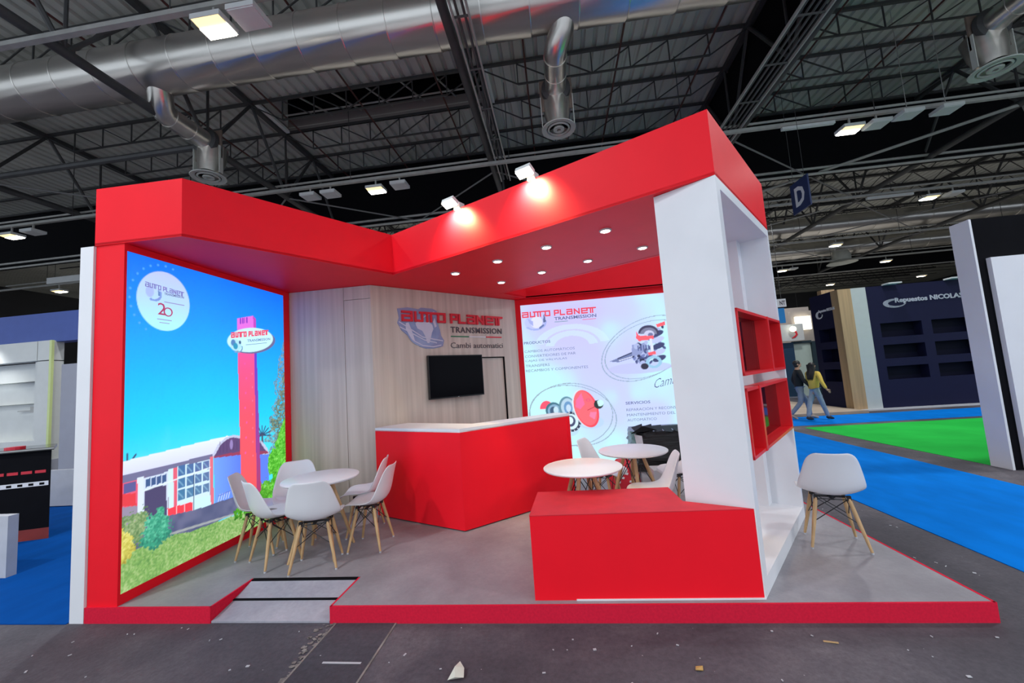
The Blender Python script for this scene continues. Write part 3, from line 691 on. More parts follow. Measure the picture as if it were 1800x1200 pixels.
cv.poly([(2.76,1.06),(3.575,1.066),(3.575,1.02),(2.76,.985)], (112, 112, 150))
cv.poly([(3.59,1.025),(3.917,.992),(4.332,.916),(4.327,.58),(3.889,.57),(3.601,.575)], lerp(X, [(3.6, (112, 160, 255)), (3.9, (92, 128, 255))]))
cv.poly([(2.76,1.0),(2.88,1.0),(2.884,.80),(2.76,.82)], (230, 90, 120)); cv.poly([(2.78,.99),(2.87,.99),(2.872,.915),(2.78,.92)], (90, 90, 150)); cv.poly([(2.76,.92),(2.87,.90),(2.874,.80),(2.76,.83)], (225, 60, 70))
cv.poly([(2.88,1.013),(2.926,1.017),(2.93,.65),(2.885,.66)], (215, 228, 245)); cv.poly([(3.134,1.02),(3.18,1.02),(3.183,.66),(3.137,.66)], (205, 232, 245))
cv.poly([(2.93,1.0),(3.13,1.005),(3.13,.60),(2.93,.60)], (205, 220, 245)); cv.poly([(2.935,.903),(3.12,.898),(3.122,.60),(2.935,.60)], (74, 68, 108))
for i in range(4): cv.poly([(2.945+i*.046,.985),(2.98+i*.046,.99),(2.98+i*.046,.925),(2.945+i*.046,.92)], (60, 90, 140))
cv.poly([(3.18,1.02),(3.211,1.021),(3.213,.66),(3.183,.66)], (226, 96, 120)); cv.poly([(3.542,1.043),(3.58,1.044),(3.59,.57),(3.558,.58)], (226, 110, 130))
cv.poly([(3.211,1.03),(3.545,1.02),(3.545,.58),(3.213,.60)], (205, 232, 250))
for r_ in range(3):
    for c_ in range(4):
        xa = 3.222+c_*.082; za = .955-r_*.105; cv.poly([(xa, za+.075-.005*c_), (xa+.066, za+.072-.005*c_), (xa+.066, za-.012-.003*c_), (xa, za-.012)], (66+8*c_, 110+6*r_, 165))
        cv.line((xa, za+.06), (xa+.05, za), .008, (150, 200, 225), .7)
cv.line((3.375, .93), (3.376, .60), .008, (50, 60, 90)); cv.line((2.93, .90), (3.55, .945), .010, (225, 240, 250))
cv.poly([(3.128,.697),(3.364,.68),(3.364,.60),(3.133,.632)], (244, 62, 78))
for x in (3.21, 3.285): cv.line((x, .69), (x, .61), .008, (255, 190, 200))
cv.poly([(3.378,.697),(3.553,.684),(3.558,.585),(3.378,.60)], (200, 240, 250))
for i in range(5): cv.line((3.64+.03*i, .60), (3.66+.03*i, .66), .008, (225, 230, 255), .8)
cv.line((3.64, .65), (3.79, .66), .008, (90, 110, 190))
cv.poly([(2.76,.66),(3.12,.637),(3.40,.60),(3.889,.585),(4.34,.58),(4.34,.40),(2.76,.43)], lerp(n2, [(0, (72, 80, 118)), (1, (104, 108, 142))]))
m = cv.inside([(2.76,.47),(3.2,.46),(3.332,.425),(3.863,.40),(4.62,.40),(4.62,.18),(2.76,.18)]).astype(float)
cv.put(m, lerp(n0*.55+n1*.15+n2*.1+n3*.2, [(.12, (88, 138, 72)), (.5, (128, 174, 92)), (.85, (176, 200, 140))]))
cv.line((2.9, .50), (3.86, .41), .02, (190, 196, 190), .6)
def bush(cx, cz, rx, rz, stops):
    r = np.hypot((X-cx)/rx, (Z-cz)/rz); cv.put((r+.35*(n0-.5)+.4*(n1-.5)+.5*(n2-.5) < .95).astype(float), lerp(n0*.5+n1*.3+n2*.2+.25*(Z-cz)/rz*.5, stops))
G1 = [(.1, (60, 92, 50)), (.5, (104, 140, 88)), (.9, (170, 190, 140))]; G2 = [(.1, (20, 100, 90)), (.5, (56, 160, 128)), (.9, (120, 215, 180))]
G3 = [(.1, (40, 110, 20)), (.5, (80, 165, 40)), (.9, (140, 225, 90))]; GY = [(.1, (150, 140, 50)), (.5, (205, 200, 90)), (.9, (235, 230, 150))]
bush(2.88, .62, .14, .14, G1); bush(2.80, .52, .07, .12, GY); bush(3.03, .56, .14, .15, G2)
bush(4.02, .46, .18, .14, G3); bush(4.22, .50, .2, .14, G3); bush(4.5, .5, .2, .15, G3)
m = ((X-4.62+.29*np.clip((1.32-Z)/.45, 0, 1)*(.7+.5*n2)) > 0) & (Z < 1.34) & (Z > .4); cv.put(m.astype(float), lerp(n0*.5+n1*.3+n2*.2, [(.1, (30, 120, 10)), (.5, (80, 185, 40)), (.9, (150, 235, 110))]))
cv.poly([(3.86,.60),(3.99,.62),(4.02,.53),(3.9,.50)], (80, 150, 50), .0)
# red tower sign
pl = [(3.885,2.20),(4.115,2.20),(4.12,.55),(3.985,.55),(3.905,1.4)]
cv.poly([(3.885,2.20),(4.12,2.20),(4.14,.50),(3.93,.50)], lerp(Z, [(.6, (255, 88, 92)), (1.4, (255, 84, 106)), (1.9, (255, 84, 140)), (2.2, (255, 84, 168))]))
cv.poly([(4.12,2.20),(4.156,2.20),(4.205,.55),(4.14,.50)], lerp(Z, [(.6, (170, 60, 110)), (2.2, (90, 60, 210))]))
for i in range(7): cv.ell(3.985+.01*(i % 3), 1.0+.16*i, .010, .012, (255, 90, 170)); cv.ell(4.09, .95+.15*i, .006, .01, (255, 140, 180), a=.7)
cv.poly([(3.882,2.448),(4.11,2.511),(4.12,2.36),(3.885,2.30)], (226, 112, 226)); cv.poly([(4.11,2.511),(4.152,2.48),(4.156,2.38),(4.118,2.36)], (190, 70, 190))
for i, x in enumerate((3.93, 3.962, 3.985, 4.02)): cv.line((x, 2.40+.25*(x-3.93)), (x, 2.452+.25*(x-3.93)), .016 if i != 2 else .01, (110, 40, 190))
cv.ell(4.12, 2.215, .345, .135, (104, 104, 150), .15); cv.ell(4.088, 2.232, .338, .136, (196, 244, 255), .15)
# anniversary disc
cv.ell(3.086, 2.488, .238, .263, lerp(Z, [(2.25, (170, 240, 255)), (2.5, (176, 214, 255)), (2.74, (184, 196, 255))]))
for i in range(13):
    a = PI*.42+i*.235; cv.ell(3.086+.292*math.cos(a), 2.488+.318*math.sin(a), .009, .010, (90, 170, 255), a=.8)
cv.ell(2.99, 2.535, .06, .055, (120, 150, 220), ring=.16, arc=(-2.2, .6)); cv.ell(2.955, 2.55, .035, .05, (160, 176, 236), a=.8); cv.line((3.035, 2.53), (3.03, 2.57), .012, (70, 110, 170))
cv.ell(3.865, 2.155, .075, .062, (170, 225, 245)); cv.ell(3.83, 2.18, .03, .035, (80, 130, 190)); cv.ell(3.86, 2.145, .03, .035, (40, 150, 190)); cv.ell(3.92, 2.19, .016, .02, (60, 90, 140)); cv.ell(3.88, 2.13, .07, .05, (110, 160, 200), ring=.12, arc=(-2, .4))
LEDM = print_mat('backlit_picture', 1.1)
cv.build('backlit_picture', lambda u, w: (XL-.004, u, w), LEDM, t)
UX, UZ = (0, 1, 0), (0, 0, 1)
def mini_logo(o, wd, h, th, ux, uz, m, parent, name='printed_logo'):
    mb = MB()
    for ch, f, w in WORD: glyph(mb, ch, V3(o)+V3(ux)*(f*wd), ux, uz, w*wd, h, th, .001)
    return obj(name, mb, m, parent)
xx = XL-.0035
mini_logo((xx, 2.915, 2.585), .35, .042, .007, (0, 1, -.06), UZ, ink('ink_violet', (120, 118, 190)), t)
mb = MB(); text_on(mb, 'TRANSMISSION', (xx, 3.08, 2.545), UX, UZ, .185, .022, .001, .01); obj('print_line', mb, ink('ink_slate', (96, 104, 150)), t)
mb = MB(); text_on(mb, '2', (xx, 3.024, 2.362), UX, UZ, .072, .105, .001, 0); mb.path([(xx, 3.116+.036*math.cos(a*PI/12), 2.396+.036*math.sin(a*PI/12)) for a in range(25)], .0055, 5); obj('print_figure', mb, ink('ink_rose', (176, 60, 106)), t)
mb = MB().box(xx, xx+.001, 3.08, 3.27, 2.478, 2.486).box(xx, xx+.001, 3.02, 3.15, 2.318, 2.325).box(xx, xx+.001, 3.04, 3.13, 2.290, 2.296); obj('print_rule', mb, ink('ink_mauve', (150, 150, 205)), t)
mini_logo((xx, 3.80, 2.225), .555, .062, .016, (0, .985, .16), UZ, ink('ink_pink', (238, 80, 116)), t)
mb = MB(); text_on(mb, 'TRANSMISSION', (xx, 4.02, 2.20), (0, .985, .15), UZ, .36, .03, .001, .015); obj('print_line', mb, ink('ink_steel', (110, 140, 190)), t)
mb = MB().slab([(xx+.001, 4.0, 2.165), (xx+.001, 4.32, 2.215), (xx+.001, 4.32, 2.221), (xx+.001, 4.0, 2.171)], (-.001, 0, 0)); obj('print_rule', mb, ink('ink_steel', (110, 140, 190)), t)

# white back of the wall towards the neighbour
one('white_partition', MB().box(-3.785, -3.664, YF-.005, 5.6, 0, 2.90), WHITE, 'narrow white partition behind the red light wall, beside the deep blue carpet', 'partition', (-3.72, 4, 0))

# ---------------------------------------------------------------- wood partition
WA, WBp = Vector((-2.29, 4.725)), Vector((-.640, 6.563)); wd = (WBp-WA).normalized(); wn = Vector((wd.y, -wd.x)); WL = (WBp-WA).length
def WP(a, z, o=0): return (WA.x+wd.x*a+wn.x*o, WA.y+wd.y*a+wn.y*o, z)
def wbox(mb, a0, a1, z0, z1, o0, o1, mi=0):
    return mb.slab([WP(a0, z0, o1), WP(a1, z0, o1), WP(a1, z1, o1), WP(a0, z1, o1)], V3((wn.x, wn.y, 0))*(o0-o1), mi)
t = thing('wood_partition', 'grey oak look partition with two hidden doors behind the counter', 'wall', (-2.29, 4.8, T))
DA0, DA1, DZ = 1.70, 2.165, 1.955
obj('flat_panel', MB().box(XL, -2.655, 4.725, 4.785, T, ZS-.004), WOOD, t); obj('flat_panel', MB().box(-2.650, -2.29, 4.725, 4.785, 2.735, ZS-.004), WOOD, t)
obj('door', MB().box(-2.650, -2.293, 4.727, 4.785, T, 2.730), WOOD, t)
obj('angled_panel', wbox(MB(), 0, DA0, T, ZS-.004, -.06, 0), WOOD, t); obj('angled_panel', wbox(MB(), DA0, DA1, DZ, ZS-.004, -.06, 0), WOOD, t); obj('angled_panel', wbox(MB(), DA1, WL, T, ZS-.004, -.06, 0), WOOD, t)
obj('door', wbox(MB(), DA0+.004, DA1-.012, T, DZ-.015, -.06, -.03), WOOD, t)
obj('door_gap', wbox(wbox(MB(), DA0, DA1, DZ-.014, DZ, -.06, -.004), DA1-.012, DA1, T, DZ, -.06, -.004), BLACK, t)
# raised logo
t = thing('wall_logo', 'raised red AUTO PLANET TRANSMISSION logo with a globe on the wood partition', 'sign', WP(1.2, 2.35))
ux, uz = V3((wd.x, wd.y, 0)), V3((0, 0, 1))
def PO(pts, o0, o1): return MB().slab([WP(a, z, o1) for a, z in pts], V3((wn.x, wn.y, 0))*(o0-o1))
def ellp(ca, cz, ra, rz, ang, k=28, a0=0, a1=2*PI):
    return [(ca+ra*math.cos(q)*math.cos(ang)-rz*math.sin(q)*math.sin(ang), cz+ra*math.cos(q)*math.sin(ang)+rz*math.sin(q)*math.cos(ang)) for q in [a0+(a1-a0)*i/(k-1) for i in range(k)]]
body = [(.35,2.62),(.50,2.645),(.66,2.63),(.70,2.655),(.88,2.65),(.95,2.62),(.93,2.42),(.985,2.36),(1.0,2.27),(1.045,2.20),(1.02,2.12),(.95,2.10),(.86,2.085),(.75,2.085),(.66,2.11),(.56,2.18),(.50,2.25),(.40,2.33),(.345,2.43),(.37,2.50)]
obj('globe_backing', PO(body, .001, .010), GLOBEO, t)
obj('globe_disc', PO(ellp(.72, 2.345, .255, .235, .0, 36), .010, .014), GLOBE, t)
for lp in ([(.63,2.47),(.69,2.475),(.74,2.45),(.80,2.46),(.86,2.42),(.875,2.36),(.85,2.31),(.83,2.24),(.80,2.16),(.765,2.165),(.745,2.25),(.70,2.33),(.63,2.36),(.605,2.41)],
           [(.46,2.43),(.50,2.44),(.53,2.36),(.56,2.28),(.585,2.18),(.545,2.20),(.50,2.27),(.455,2.35)], [(.90,2.52),(.93,2.40),(.90,2.38),(.875,2.46)]):
    obj('globe_land', PO(lp, .014, .018), GLOBEW, t)
for w in ([(.36,2.44),(.50,2.36),(.70,2.24),(.88,2.21),(1.02,2.19)], [(.37,2.37),(.52,2.30),(.72,2.20),(.92,2.16)], [(.56,2.19),(.70,2.12),(.86,2.105),(.99,2.13)], [(.60,2.42),(.75,2.53),(.90,2.60)]):
    mb = MB(); k = .012
    up = [(a, z+k) for a, z in w]; dn = [(a, z-k*.3) for a, z in w][::-1]
    obj('swoosh', PO(up+dn, .018, .021), GLOBEW, t)
LW, L0 = 1.74, .40
for ch, f, w in WORD:
    o = WP(L0+f*LW, 2.452, .020); th = .029
    e = glyph(MB(), ch, WP(L0+f*LW-.003, 2.449, .006), ux, uz, w*LW+.006, .148, th+.006, .012); 
    g = obj('letter', glyph(MB(), ch, o, ux, uz, w*LW, .142, th, .016), TXR, t)
    obj('letter_rim', e, mat('pale_red_rim', lin((244, 120, 130)), .5, noise=.03), g)
for i, ch in enumerate('TRANSMISSION'):
    pass
mb = MB(); text_on(mb, 'TRANSMISSION', WP(1.168, 2.318, .002), ux, uz, .965, .088, .010, .006, 0, 1.1); obj('lettering', mb, TXG, t)
mb = MB(); text_on(mb, 'Cambi automatici', WP(1.155, 2.092, .002), ux, uz, .985, .082, .006, -.004); obj('lettering', mb, TXG, t)
for a0, m in ((1.168, TXGR), (1.49, TXW), (1.81, TXR)): obj('tricolour_bar', wbox(MB(), a0, a0+.315, 2.255, 2.272, .001, .008), m, t)
# television
t = thing('television', 'black flat television hung on the wood partition behind the counter', 'television', WP(1.2, 1.69, .05))
obj('wall_mount', wbox(MB(), 1.05, 1.40, 1.55, 1.80, .0, .035), BLACK, t)
obj('casing', wbox(MB(), .735, 1.655, 1.385, 1.985, .035, .075), TVB, t)
obj('screen', wbox(MB(), .747, 1.643, 1.402, 1.973, .075, .077), TVS, t)
obj('badge', wbox(MB(), 1.185, 1.205, 1.389, 1.395, .075, .0765), LAMPW, t)

# ---------------------------------------------------------------- back light wall
YBk = 6.60
t = thing('back_light_wall', 'red framed back wall with a white backlit product poster', 'wall', (.9, YBk, T))
QX0, QX1, QZ0, QZ1 = -.553, 2.33, .16, 2.805
obj('core', MB().box(-.66, BX, YBk+.004, YBk+.12, T, ZT), RED, t)
obj('frame_post', MB().box(-.66, QX0, YBk-.03, YBk+.004, T, ZS-.004), RED, t); obj('frame_post', MB().box(QX1, BX, YBk-.03, YBk+.004, T, ZS-.004), RED, t)
obj('frame_rail', MB().box(QX0, QX1, YBk-.03, YBk+.004, QZ1, ZS-.004), RED, t); obj('frame_rail', MB().box(QX0, QX1, YBk-.03, YBk+.004, T, QZ0), RED, t)
cv = Canvas(QX0, QX1, QZ0, QZ1, .0095); X, Z = cv.X, cv.Z
n1, n2, n3 = cv.noise(.02), cv.noise(.08), cv.noise(.35)
w = .5+.5*np.sin(2.1*X+1.3*Z+2.2*n3)
cv.c = lerp(np.clip(.55*w+.45*(1-(Z-.2)/2.6), 0, 1), [(0, (196, 190, 246)), (.35, (192, 206, 252)), (.7, (186, 238, 254)), (1, (190, 254, 250))])
cv.ell(.25, 2.05, .55, .33, (205, 240, 255), a=.4, ring=.13, arc=(.15, 2.9)); cv.ell(.25, 2.05, .36, .22, (205, 246, 255), a=.35, ring=.2, arc=(.1, 3.0))
cv.ell(-.33, 2.50, .17, .12, (178, 188, 240), a=.7); cv.ell(-.30, 2.50, .10, .10, (220, 222, 252), a=.9); cv.ell(-.32, 2.49, .17, .115, (150, 166, 226), ring=.10, arc=(-2.6, .2), a=.8)
cv.poly([(-.18,2.57),(-.165,2.64),(-.15,2.57),(-.14,2.50),(-.19,2.48)], (90, 104, 150)); cv.line((-.19, 2.44), (-.25, 2.40), .03, (100, 118, 170)); cv.poly([(-.45,2.58),(-.36,2.52),(-.36,2.44),(-.42,2.50)], (160, 170, 228))
# ellipses
for (cx, cz, rx, rz, an) in ((1.42, 1.93, .75, .45, .42), (1.44, 1.91, .70, .42, .34)): cv.ell(cx, cz, rx, rz, (150, 170, 190), an, ring=.012)
for (cx, cz, rx, rz, an) in ((.14, .95, .67, .50, -.05), (.17, .93, .70, .48, -.22)): cv.ell(cx, cz, rx, rz, (150, 172, 188), an, ring=.012)
# gearbox drawing
cv.ell(1.30, 1.62, .5, .09, (186, 190, 236), a=.8)
cv.poly([(.83,1.755),(.97,1.80),(1.22,1.885),(1.235,1.80),(.98,1.735)], (112, 124, 170)); cv.line((.97, 1.795), (1.2, 1.875), .018, (50, 60, 90)); cv.line((.99, 1.76), (1.2, 1.81), .016, (206, 212, 240))
cv.poly([(1.21,2.0),(1.44,2.02),(1.47,1.80),(1.38,1.62),(1.30,1.70),(1.20,1.78)], (140, 152, 200))
for i in range(46):
    a, b_ = cv.rng.rand(2); x = 1.22+.52*a; z = 1.62+.62*b_*(.4+.6*a)+.06
    cv.ell(x, z, .02+.03*cv.rng.rand(), .015+.03*cv.rng.rand(), tuple(int(v) for v in np.array([(70, 80, 130), (170, 182, 226), (110, 124, 180), (40, 46, 80)][i % 4])), cv.rng.rand()*3)
for i in range(5): cv.ell(1.62, 1.75+.10*i, .11, .045, [(60, 66, 110), (186, 196, 236)][i % 2], .3)
cv.ell(1.49, 2.17, .16, .13, (60, 60, 90), arc=(-.2, 3.4)); cv.ell(1.49, 2.16, .13, .10, (120, 124, 156), arc=(-.2, 3.4)); cv.ell(1.50, 2.15, .08, .065, (196, 200, 232)); cv.ell(1.52, 2.14, .04, .035, (110, 116, 160))
for p in ([(1.30,2.21),(1.34,2.14),(1.56,2.12),(1.56,2.07),(1.33,2.05),(1.29,2.10)], [(1.45,1.86),(1.57,1.87),(1.57,1.82),(1.46,1.81)], [(1.62,2.30),(1.76,2.34),(1.76,2.28),(1.64,2.25)]): cv.poly(p, (250, 96, 110))
for i in range(6): cv.poly([(1.30+.04*i,1.98),(1.32+.04*i,1.98),(1.32+.04*i,1.90),(1.30+.04*i,1.90)], (84, 96, 150))
cv.poly([(1.50,2.08),(1.53,2.08),(1.55,1.88),(1.50,1.86)], (214, 220, 248)); cv.ell(1.53, 1.70, .10, .08, (150, 196, 226), ring=.25); cv.ell(1.38, 1.64, .06, .05, (44, 46, 66))
# converter drawing
cv.ell(.46, .80, .2, .10, (176, 206, 236), a=.7); cv.ell(.12, .72, .14, .12, (176, 206, 236), a=.6)
cv.ell(-.24, 1.06, .11, .13, (246, 84, 110), arc=(.2, 3.14)); cv.ell(-.13, 1.03, .13, .13, (60, 110, 130)); cv.ell(-.12, 1.02, .105, .105, (130, 170, 200)); cv.ell(-.13, 1.02, .06, .07, (60, 90, 120)); cv.ell(-.09, 1.03, .04, .06, (190, 220, 235))
cv.ell(.09, 1.07, .13, .17, (96, 140, 160)); cv.ell(.10, 1.07, .105, .14, (176, 206, 226)); cv.ell(.11, 1.06, .07, .10, (104, 150, 196)); cv.ell(.115, 1.05, .04, .06, (190, 214, 236))
cv.ell(.15, .83, .15, .16, (46, 54, 80)); cv.ell(.14, .83, .115, .125, (206, 232, 246)); cv.ell(.13, .84, .08, .09, (60, 70, 104)); cv.ell(.125, .85, .05, .06, (216, 236, 248))
for i in range(14): cv.line((.15+.13*math.cos(i*.45), .83+.14*math.sin(i*.45)), (.15+.15*math.cos(i*.45), .83+.16*math.sin(i*.45)), .012, (210, 225, 236))
cv.ell(.375, 1.03, .185, .315, (210, 226, 240), .28); cv.ell(.40, 1.025, .185, .31, (238, 70, 84), .28); cv.ell(.39, 1.035, .165, .29, (255, 104, 116), .28)
cv.poly([(.24,1.16),(.34,1.28),(.38,1.10),(.30,1.02),(.235,1.06)], (255, 112, 176), .7); cv.poly([(.46,.97),(.56,.96),(.52,.84),(.44,.90)], (255, 130, 176), .8); cv.line((.42, 1.0), (.54, 1.05), .012, (170, 50, 70))
cv.ell(.44, 1.16, .03, .02, (226, 90, 120), ring=.4)
cv.ell(.60, 1.08, .075, .07, (34, 50, 52)); cv.ell(.625, 1.10, .055, .05, (196, 250, 240)); cv.line((.56, 1.13), (.58, 1.05), .035, (30, 44, 48))
cv.build('backlit_poster', lambda u, w_: (u, YBk-.006, w_), LEDM, t)
py = YBk-.007; UX = (1, 0, 0)
RI, SI, DI = ink('ink_red', (236, 70, 92)), ink('ink_slate2', (100, 108, 150)), ink('ink_grey', (118, 130, 156))
mini_logo((-.535, py, 2.590), 1.225, .098, .022, (1, 0, -.012), UZ, RI, t)
mb = MB(); text_on(mb, 'TRANSMISSION', (0, py, 2.505), UX, UZ, .69, .055, .001, .02); obj('print_line', mb, SI, t)
mb = MB().box(0, .22, py-.001, py, 2.474, 2.482); obj('print_rule', mb, ink('ink_green', (84, 140, 130)), t); mb = MB().box(.46, .68, py-.001, py, 2.474, 2.482); obj('print_rule', mb, RI, t)
for s, x, z, w_, h in (('PRODUCTOS', -.535, 2.14, .44, .045), ('CAMBIOS AUTOMÁTICOS', -.535, 2.0, .83, .052), ('CONVERTIDORES DE PAR', -.535, 1.917, .84, .042), ('CAJAS DE VÁLVULAS', -.535, 1.838, .69, .052), ('TRANSFERS', -.535, 1.758, .40, .042), ('RECAMBIOS Y COMPONENTES', -.535, 1.678, 1.02, .042),
                       ('SERVICIOS', 1.026, 1.05, .385, .045), ('REPARACIÓN Y RECONSTRUCCIÓN', 1.03, .945, 1.12, .052), ('MANTENIMIENTO DEL CAMBIO', 1.03, .862, 1.05, .042), ('AUTOMÁTICO', 1.03, .782, .455, .052)):
    mb = MB(); text_on(mb, s, (x, py, z), UX, UZ, w_, h, .001, .015 if s in ('PRODUCTOS', 'SERVICIOS') else 0); obj('print_line', mb, SI if s in ('PRODUCTOS', 'SERVICIOS') else DI, t)
mb = MB(); text_on(mb, 'Cambi', (1.50, py, 1.28), (.97, 0, .18), UZ, .42, .14, .001, -.01, .5); obj('print_script', mb, SI, t)

# ---------------------------------------------------------------- counter
t = thing('reception_counter', 'angular red reception counter with a white top', 'counter', (-1.06, 4.3, T))
CL, CC, CR = (-2.215, 4.565), (-1.045, 4.005), (.088, 4.985)
def inner(d): return None
cTop = [CL, CC, CR, (-.07, 5.18), (-1.01, 4.44), (-1.965, 4.96), (-2.13, 4.78)]
obj('worktop', MB().prism(cTop, 1.085, 1.122), WHITE, t)
def inset(p, k=.006): 
    cx, cy = -1.05, 4.55; return (p[0]+(cx-p[0])*k, p[1]+(cy-p[1])*k)
def wallp(p, q, th):
    p, q = Vector(p), Vector(q); d = (q-p).normalized(); n = Vector((-d.y, d.x)); return [tuple(p), tuple(q), tuple(q+n*th), tuple(p+n*th)]
obj('left_panel', MB().prism(wallp(CL, CC, .05), T+.012, 1.095), RED, t); obj('right_panel', MB().prism(wallp(CC, CR, .05), T+.012, 1.095), RED, t)
obj('end_panel', MB().prism([CR, (-.07, 5.18), (-.10, 5.14), (.055, 4.95)], T+.012, 1.085), RED, t)
obj('plinth', MB().prism([(-2.15, 4.58), (-1.045, 4.05), (.04, 4.99), (-.09, 5.12), (-1.02, 4.36), (-2.05, 4.83)], T, T+.014), BLACK, t)
# small item lying on the worktop behind
t = thing('storage_cube', 'small white storage cube with an oak top behind the white tower', 'cabinet', (2.28, 4.8, T))
obj('body', MB().box(2.12, 2.40, 4.62, 4.95, T, .40), WHITE, t); obj('top', MB().box(2.11, 2.41, 4.61, 4.96, .40, .46), WOOD2, t)
# ---------------------------------------------------------------- bench box
t = thing('red_bench', 'low red box seat at the stand front, joined to the white tower', 'bench', (.4, 3.0, T))
BXP = [(-.275, 2.79), (1.176, 2.790), (.795, 2.99), (.782, 3.335), (-.245, 3.335)]
obj('box', MB().prism(BXP, T, .655), RED, t); obj('lid', MB().prism([(-.277, 2.788), (1.172, 2.789), (.793, 2.988), (.784, 3.337), (-.247, 3.337)], .655, .660), mat('red_lid', (.72, .014, .03), .6, noise=.2, nscale=(5, 5, 5)), t)
obj('base_trim', MB().box(.0, 1.18, 2.782, 2.792, T, T+.008), WHITE, t)
# ---------------------------------------------------------------- white tower
t = thing('white_tower', 'white open display tower with red acrylic niches under the canopy corner', 'tower', (1.5, 3.5, T))
td = Vector((P2[0]-P1[0], P2[1]-P1[1])); TLn = td.length; td.normalize(); tn = Vector((td.y, -td.x))    # tn: out of the right face
TWd = math.hypot(P1[0]-P0[0], P1[1]-P0[1])
def TP(a, z, o=0): return (P1[0]+td.x*a+tn.x*o, P1[1]+td.y*a+tn.y*o, z)
def tbox(a0, a1, z0, z1, o0, o1, mb=None):
    mb = mb or MB(); return mb.slab([TP(a0, z0, o1), TP(a1, z0, o1), TP(a1, z1, o1), TP(a0, z1, o1)], V3((tn.x, tn.y, 0))*(o0-o1))
Wd = TWd; ZT2 = ZS-.004
obj('front_panel', tbox(0, .09, T, ZT2, -Wd, 0), WHITE, t)
obj('end_panel', tbox(TLn-.06, TLn, T, ZT2, -Wd, 0), WHITE, t)
obj('top_panel', tbox(.09, TLn-.06, 2.825, ZT2, -Wd, 0), WHITE, t)
obj('base_panel', tbox(.09, TLn-.06, T, .215, -Wd, 0), WHITE, t)
obj('pilaster', tbox(TLn-.20, TLn-.06, .215, 2.825, -Wd, -.245), WHITE, t)
REDF = mat('red_acrylic_frame', (.85, .012, .02), .3, noise=.03)
for nm, z0, z1, a0, am, a1 in (('upper', 1.505, 1.975, .10, 1.05, 1.66), ('lower', .945, 1.42, .10, .45, 1.65)):
    D = -.085
    nch = obj('niche', tbox(a0, a1, z0, z0+.022, D, .010), REDF, t)
    obj('niche_top', tbox(a0, a1, z1-.022, z1, D, .010), REDF, nch)
    obj('niche_side', tbox(a0, a0+.02, z0, z1, D, .010), REDF, nch); obj('niche_side', tbox(a1-.03, a1, z0, z1, D, .010), REDF, nch)
    obj('divider', tbox(am, am+.05, z0, z1, D, .016), REDF, nch)
    obj('back_pane', tbox(a0+.02, a1-.03, z0+.022, z1-.022, D-.008, D), ACRY, nch)

# ---------------------------------------------------------------- chairs and tables
K = 1/S
def chair_proto():
    t = thing('shell_chair', 'white plastic shell chair with beech dowel legs', 'chair', (0,0,0))
    prof = [(.235,.412,.165),(.222,.436,.205),(.17,.448,.222),(.08,.440,.230),(-.02,.430,.235),(-.105,.434,.240),(-.165,.463,.241),(-.198,.52,.236),(-.217,.59,.222),(-.232,.66,.205),(-.247,.73,.186),(-.262,.785,.160),(-.270,.812,.115)]
    mb = MB(); P = []; F = []; nu = 10; k = len(prof)
    for i, (y, z, hw) in enumerate(prof):
        p0 = prof[max(i-1, 0)]; p1 = prof[min(i+1, k-1)]; ty, tz = p1[0]-p0[0], p1[1]-p0[1]; L = math.hypot(ty, tz)
        ny, nz = tz/L, -ty/L                       # towards the sitter
        dish = [.0,.012,.028,.036,.044,.066,.082,.080,.068,.055,.042,.028,.014][i]
        for j in range(nu+1):
            u = -1+2*j/nu; lift = dish*(abs(u)**2.2)
            P.append((u*hw*K, (y+ny*lift)*K, (z+nz*lift)*K))
    for i in range(k-1):
        for j in range(nu): a = i*(nu+1)+j; F.append((a, a+1, a+nu+2, a+nu+1))
    mb.add(P, F); sh = obj('shell', mb, WHITEP, t, smooth=True)
    md = sh.modifiers.new('thick', 'SOLIDIFY'); md.thickness = .010; md.offset = 0
    md = sh.modifiers.new('smooth', 'SUBSURF'); md.levels = 1; md.render_levels = 1
    tops = {}
    for sx in (-1, 1):
        for sy, fy, fx in ((1, .165, .185), (-1, -.165, .198)):
            top = V3((sx*.115, sy*.085, .405))*K; ft = V3((sx*fx, fy, 0))*K; tops[(sx, sy)] = (top, ft)
            lg = obj('leg', MB().path([top, top.lerp(ft, .4), ft+V3((0,0,.012))], [.0155*K, .0165*K, .0105*K], 10), BEECH, t, smooth=True)
            obj('foot_cap', MB().tube(ft, ft+V3((0,0,.012)), .0112*K, 8), TAPE, lg)
    mb = MB()
    def pt(c, f): a, b_ = tops[c]; return a.lerp(b_, f)
    cs = [(-1,-1), (1,-1), (1,1), (-1,1)]
    for i in range(4):
        a, c = cs[i], cs[(i+1) % 4]
        mb.tube(pt(a, .0), pt(c, .47), .0035, 5); mb.tube(pt(c, .0), pt(a, .47), .0035, 5); mb.tube(pt(a, .02), pt(c, .02), .004, 5)
    obj('wire_brace', mb, BLACKM, t)
    mb = MB()
    for c in cs: p = tops[c][0]; mb.box(p.x-.013, p.x+.013, p.y-.013, p.y+.013, p.z-.016, p.z+.022)
    mb.box(-.10, .10, -.012, .012, .393*K, .403*K).box(-.012, .012, -.09, .09, .393*K, .403*K)
    obj('seat_mount', mb, BLACKM, t)
    return t
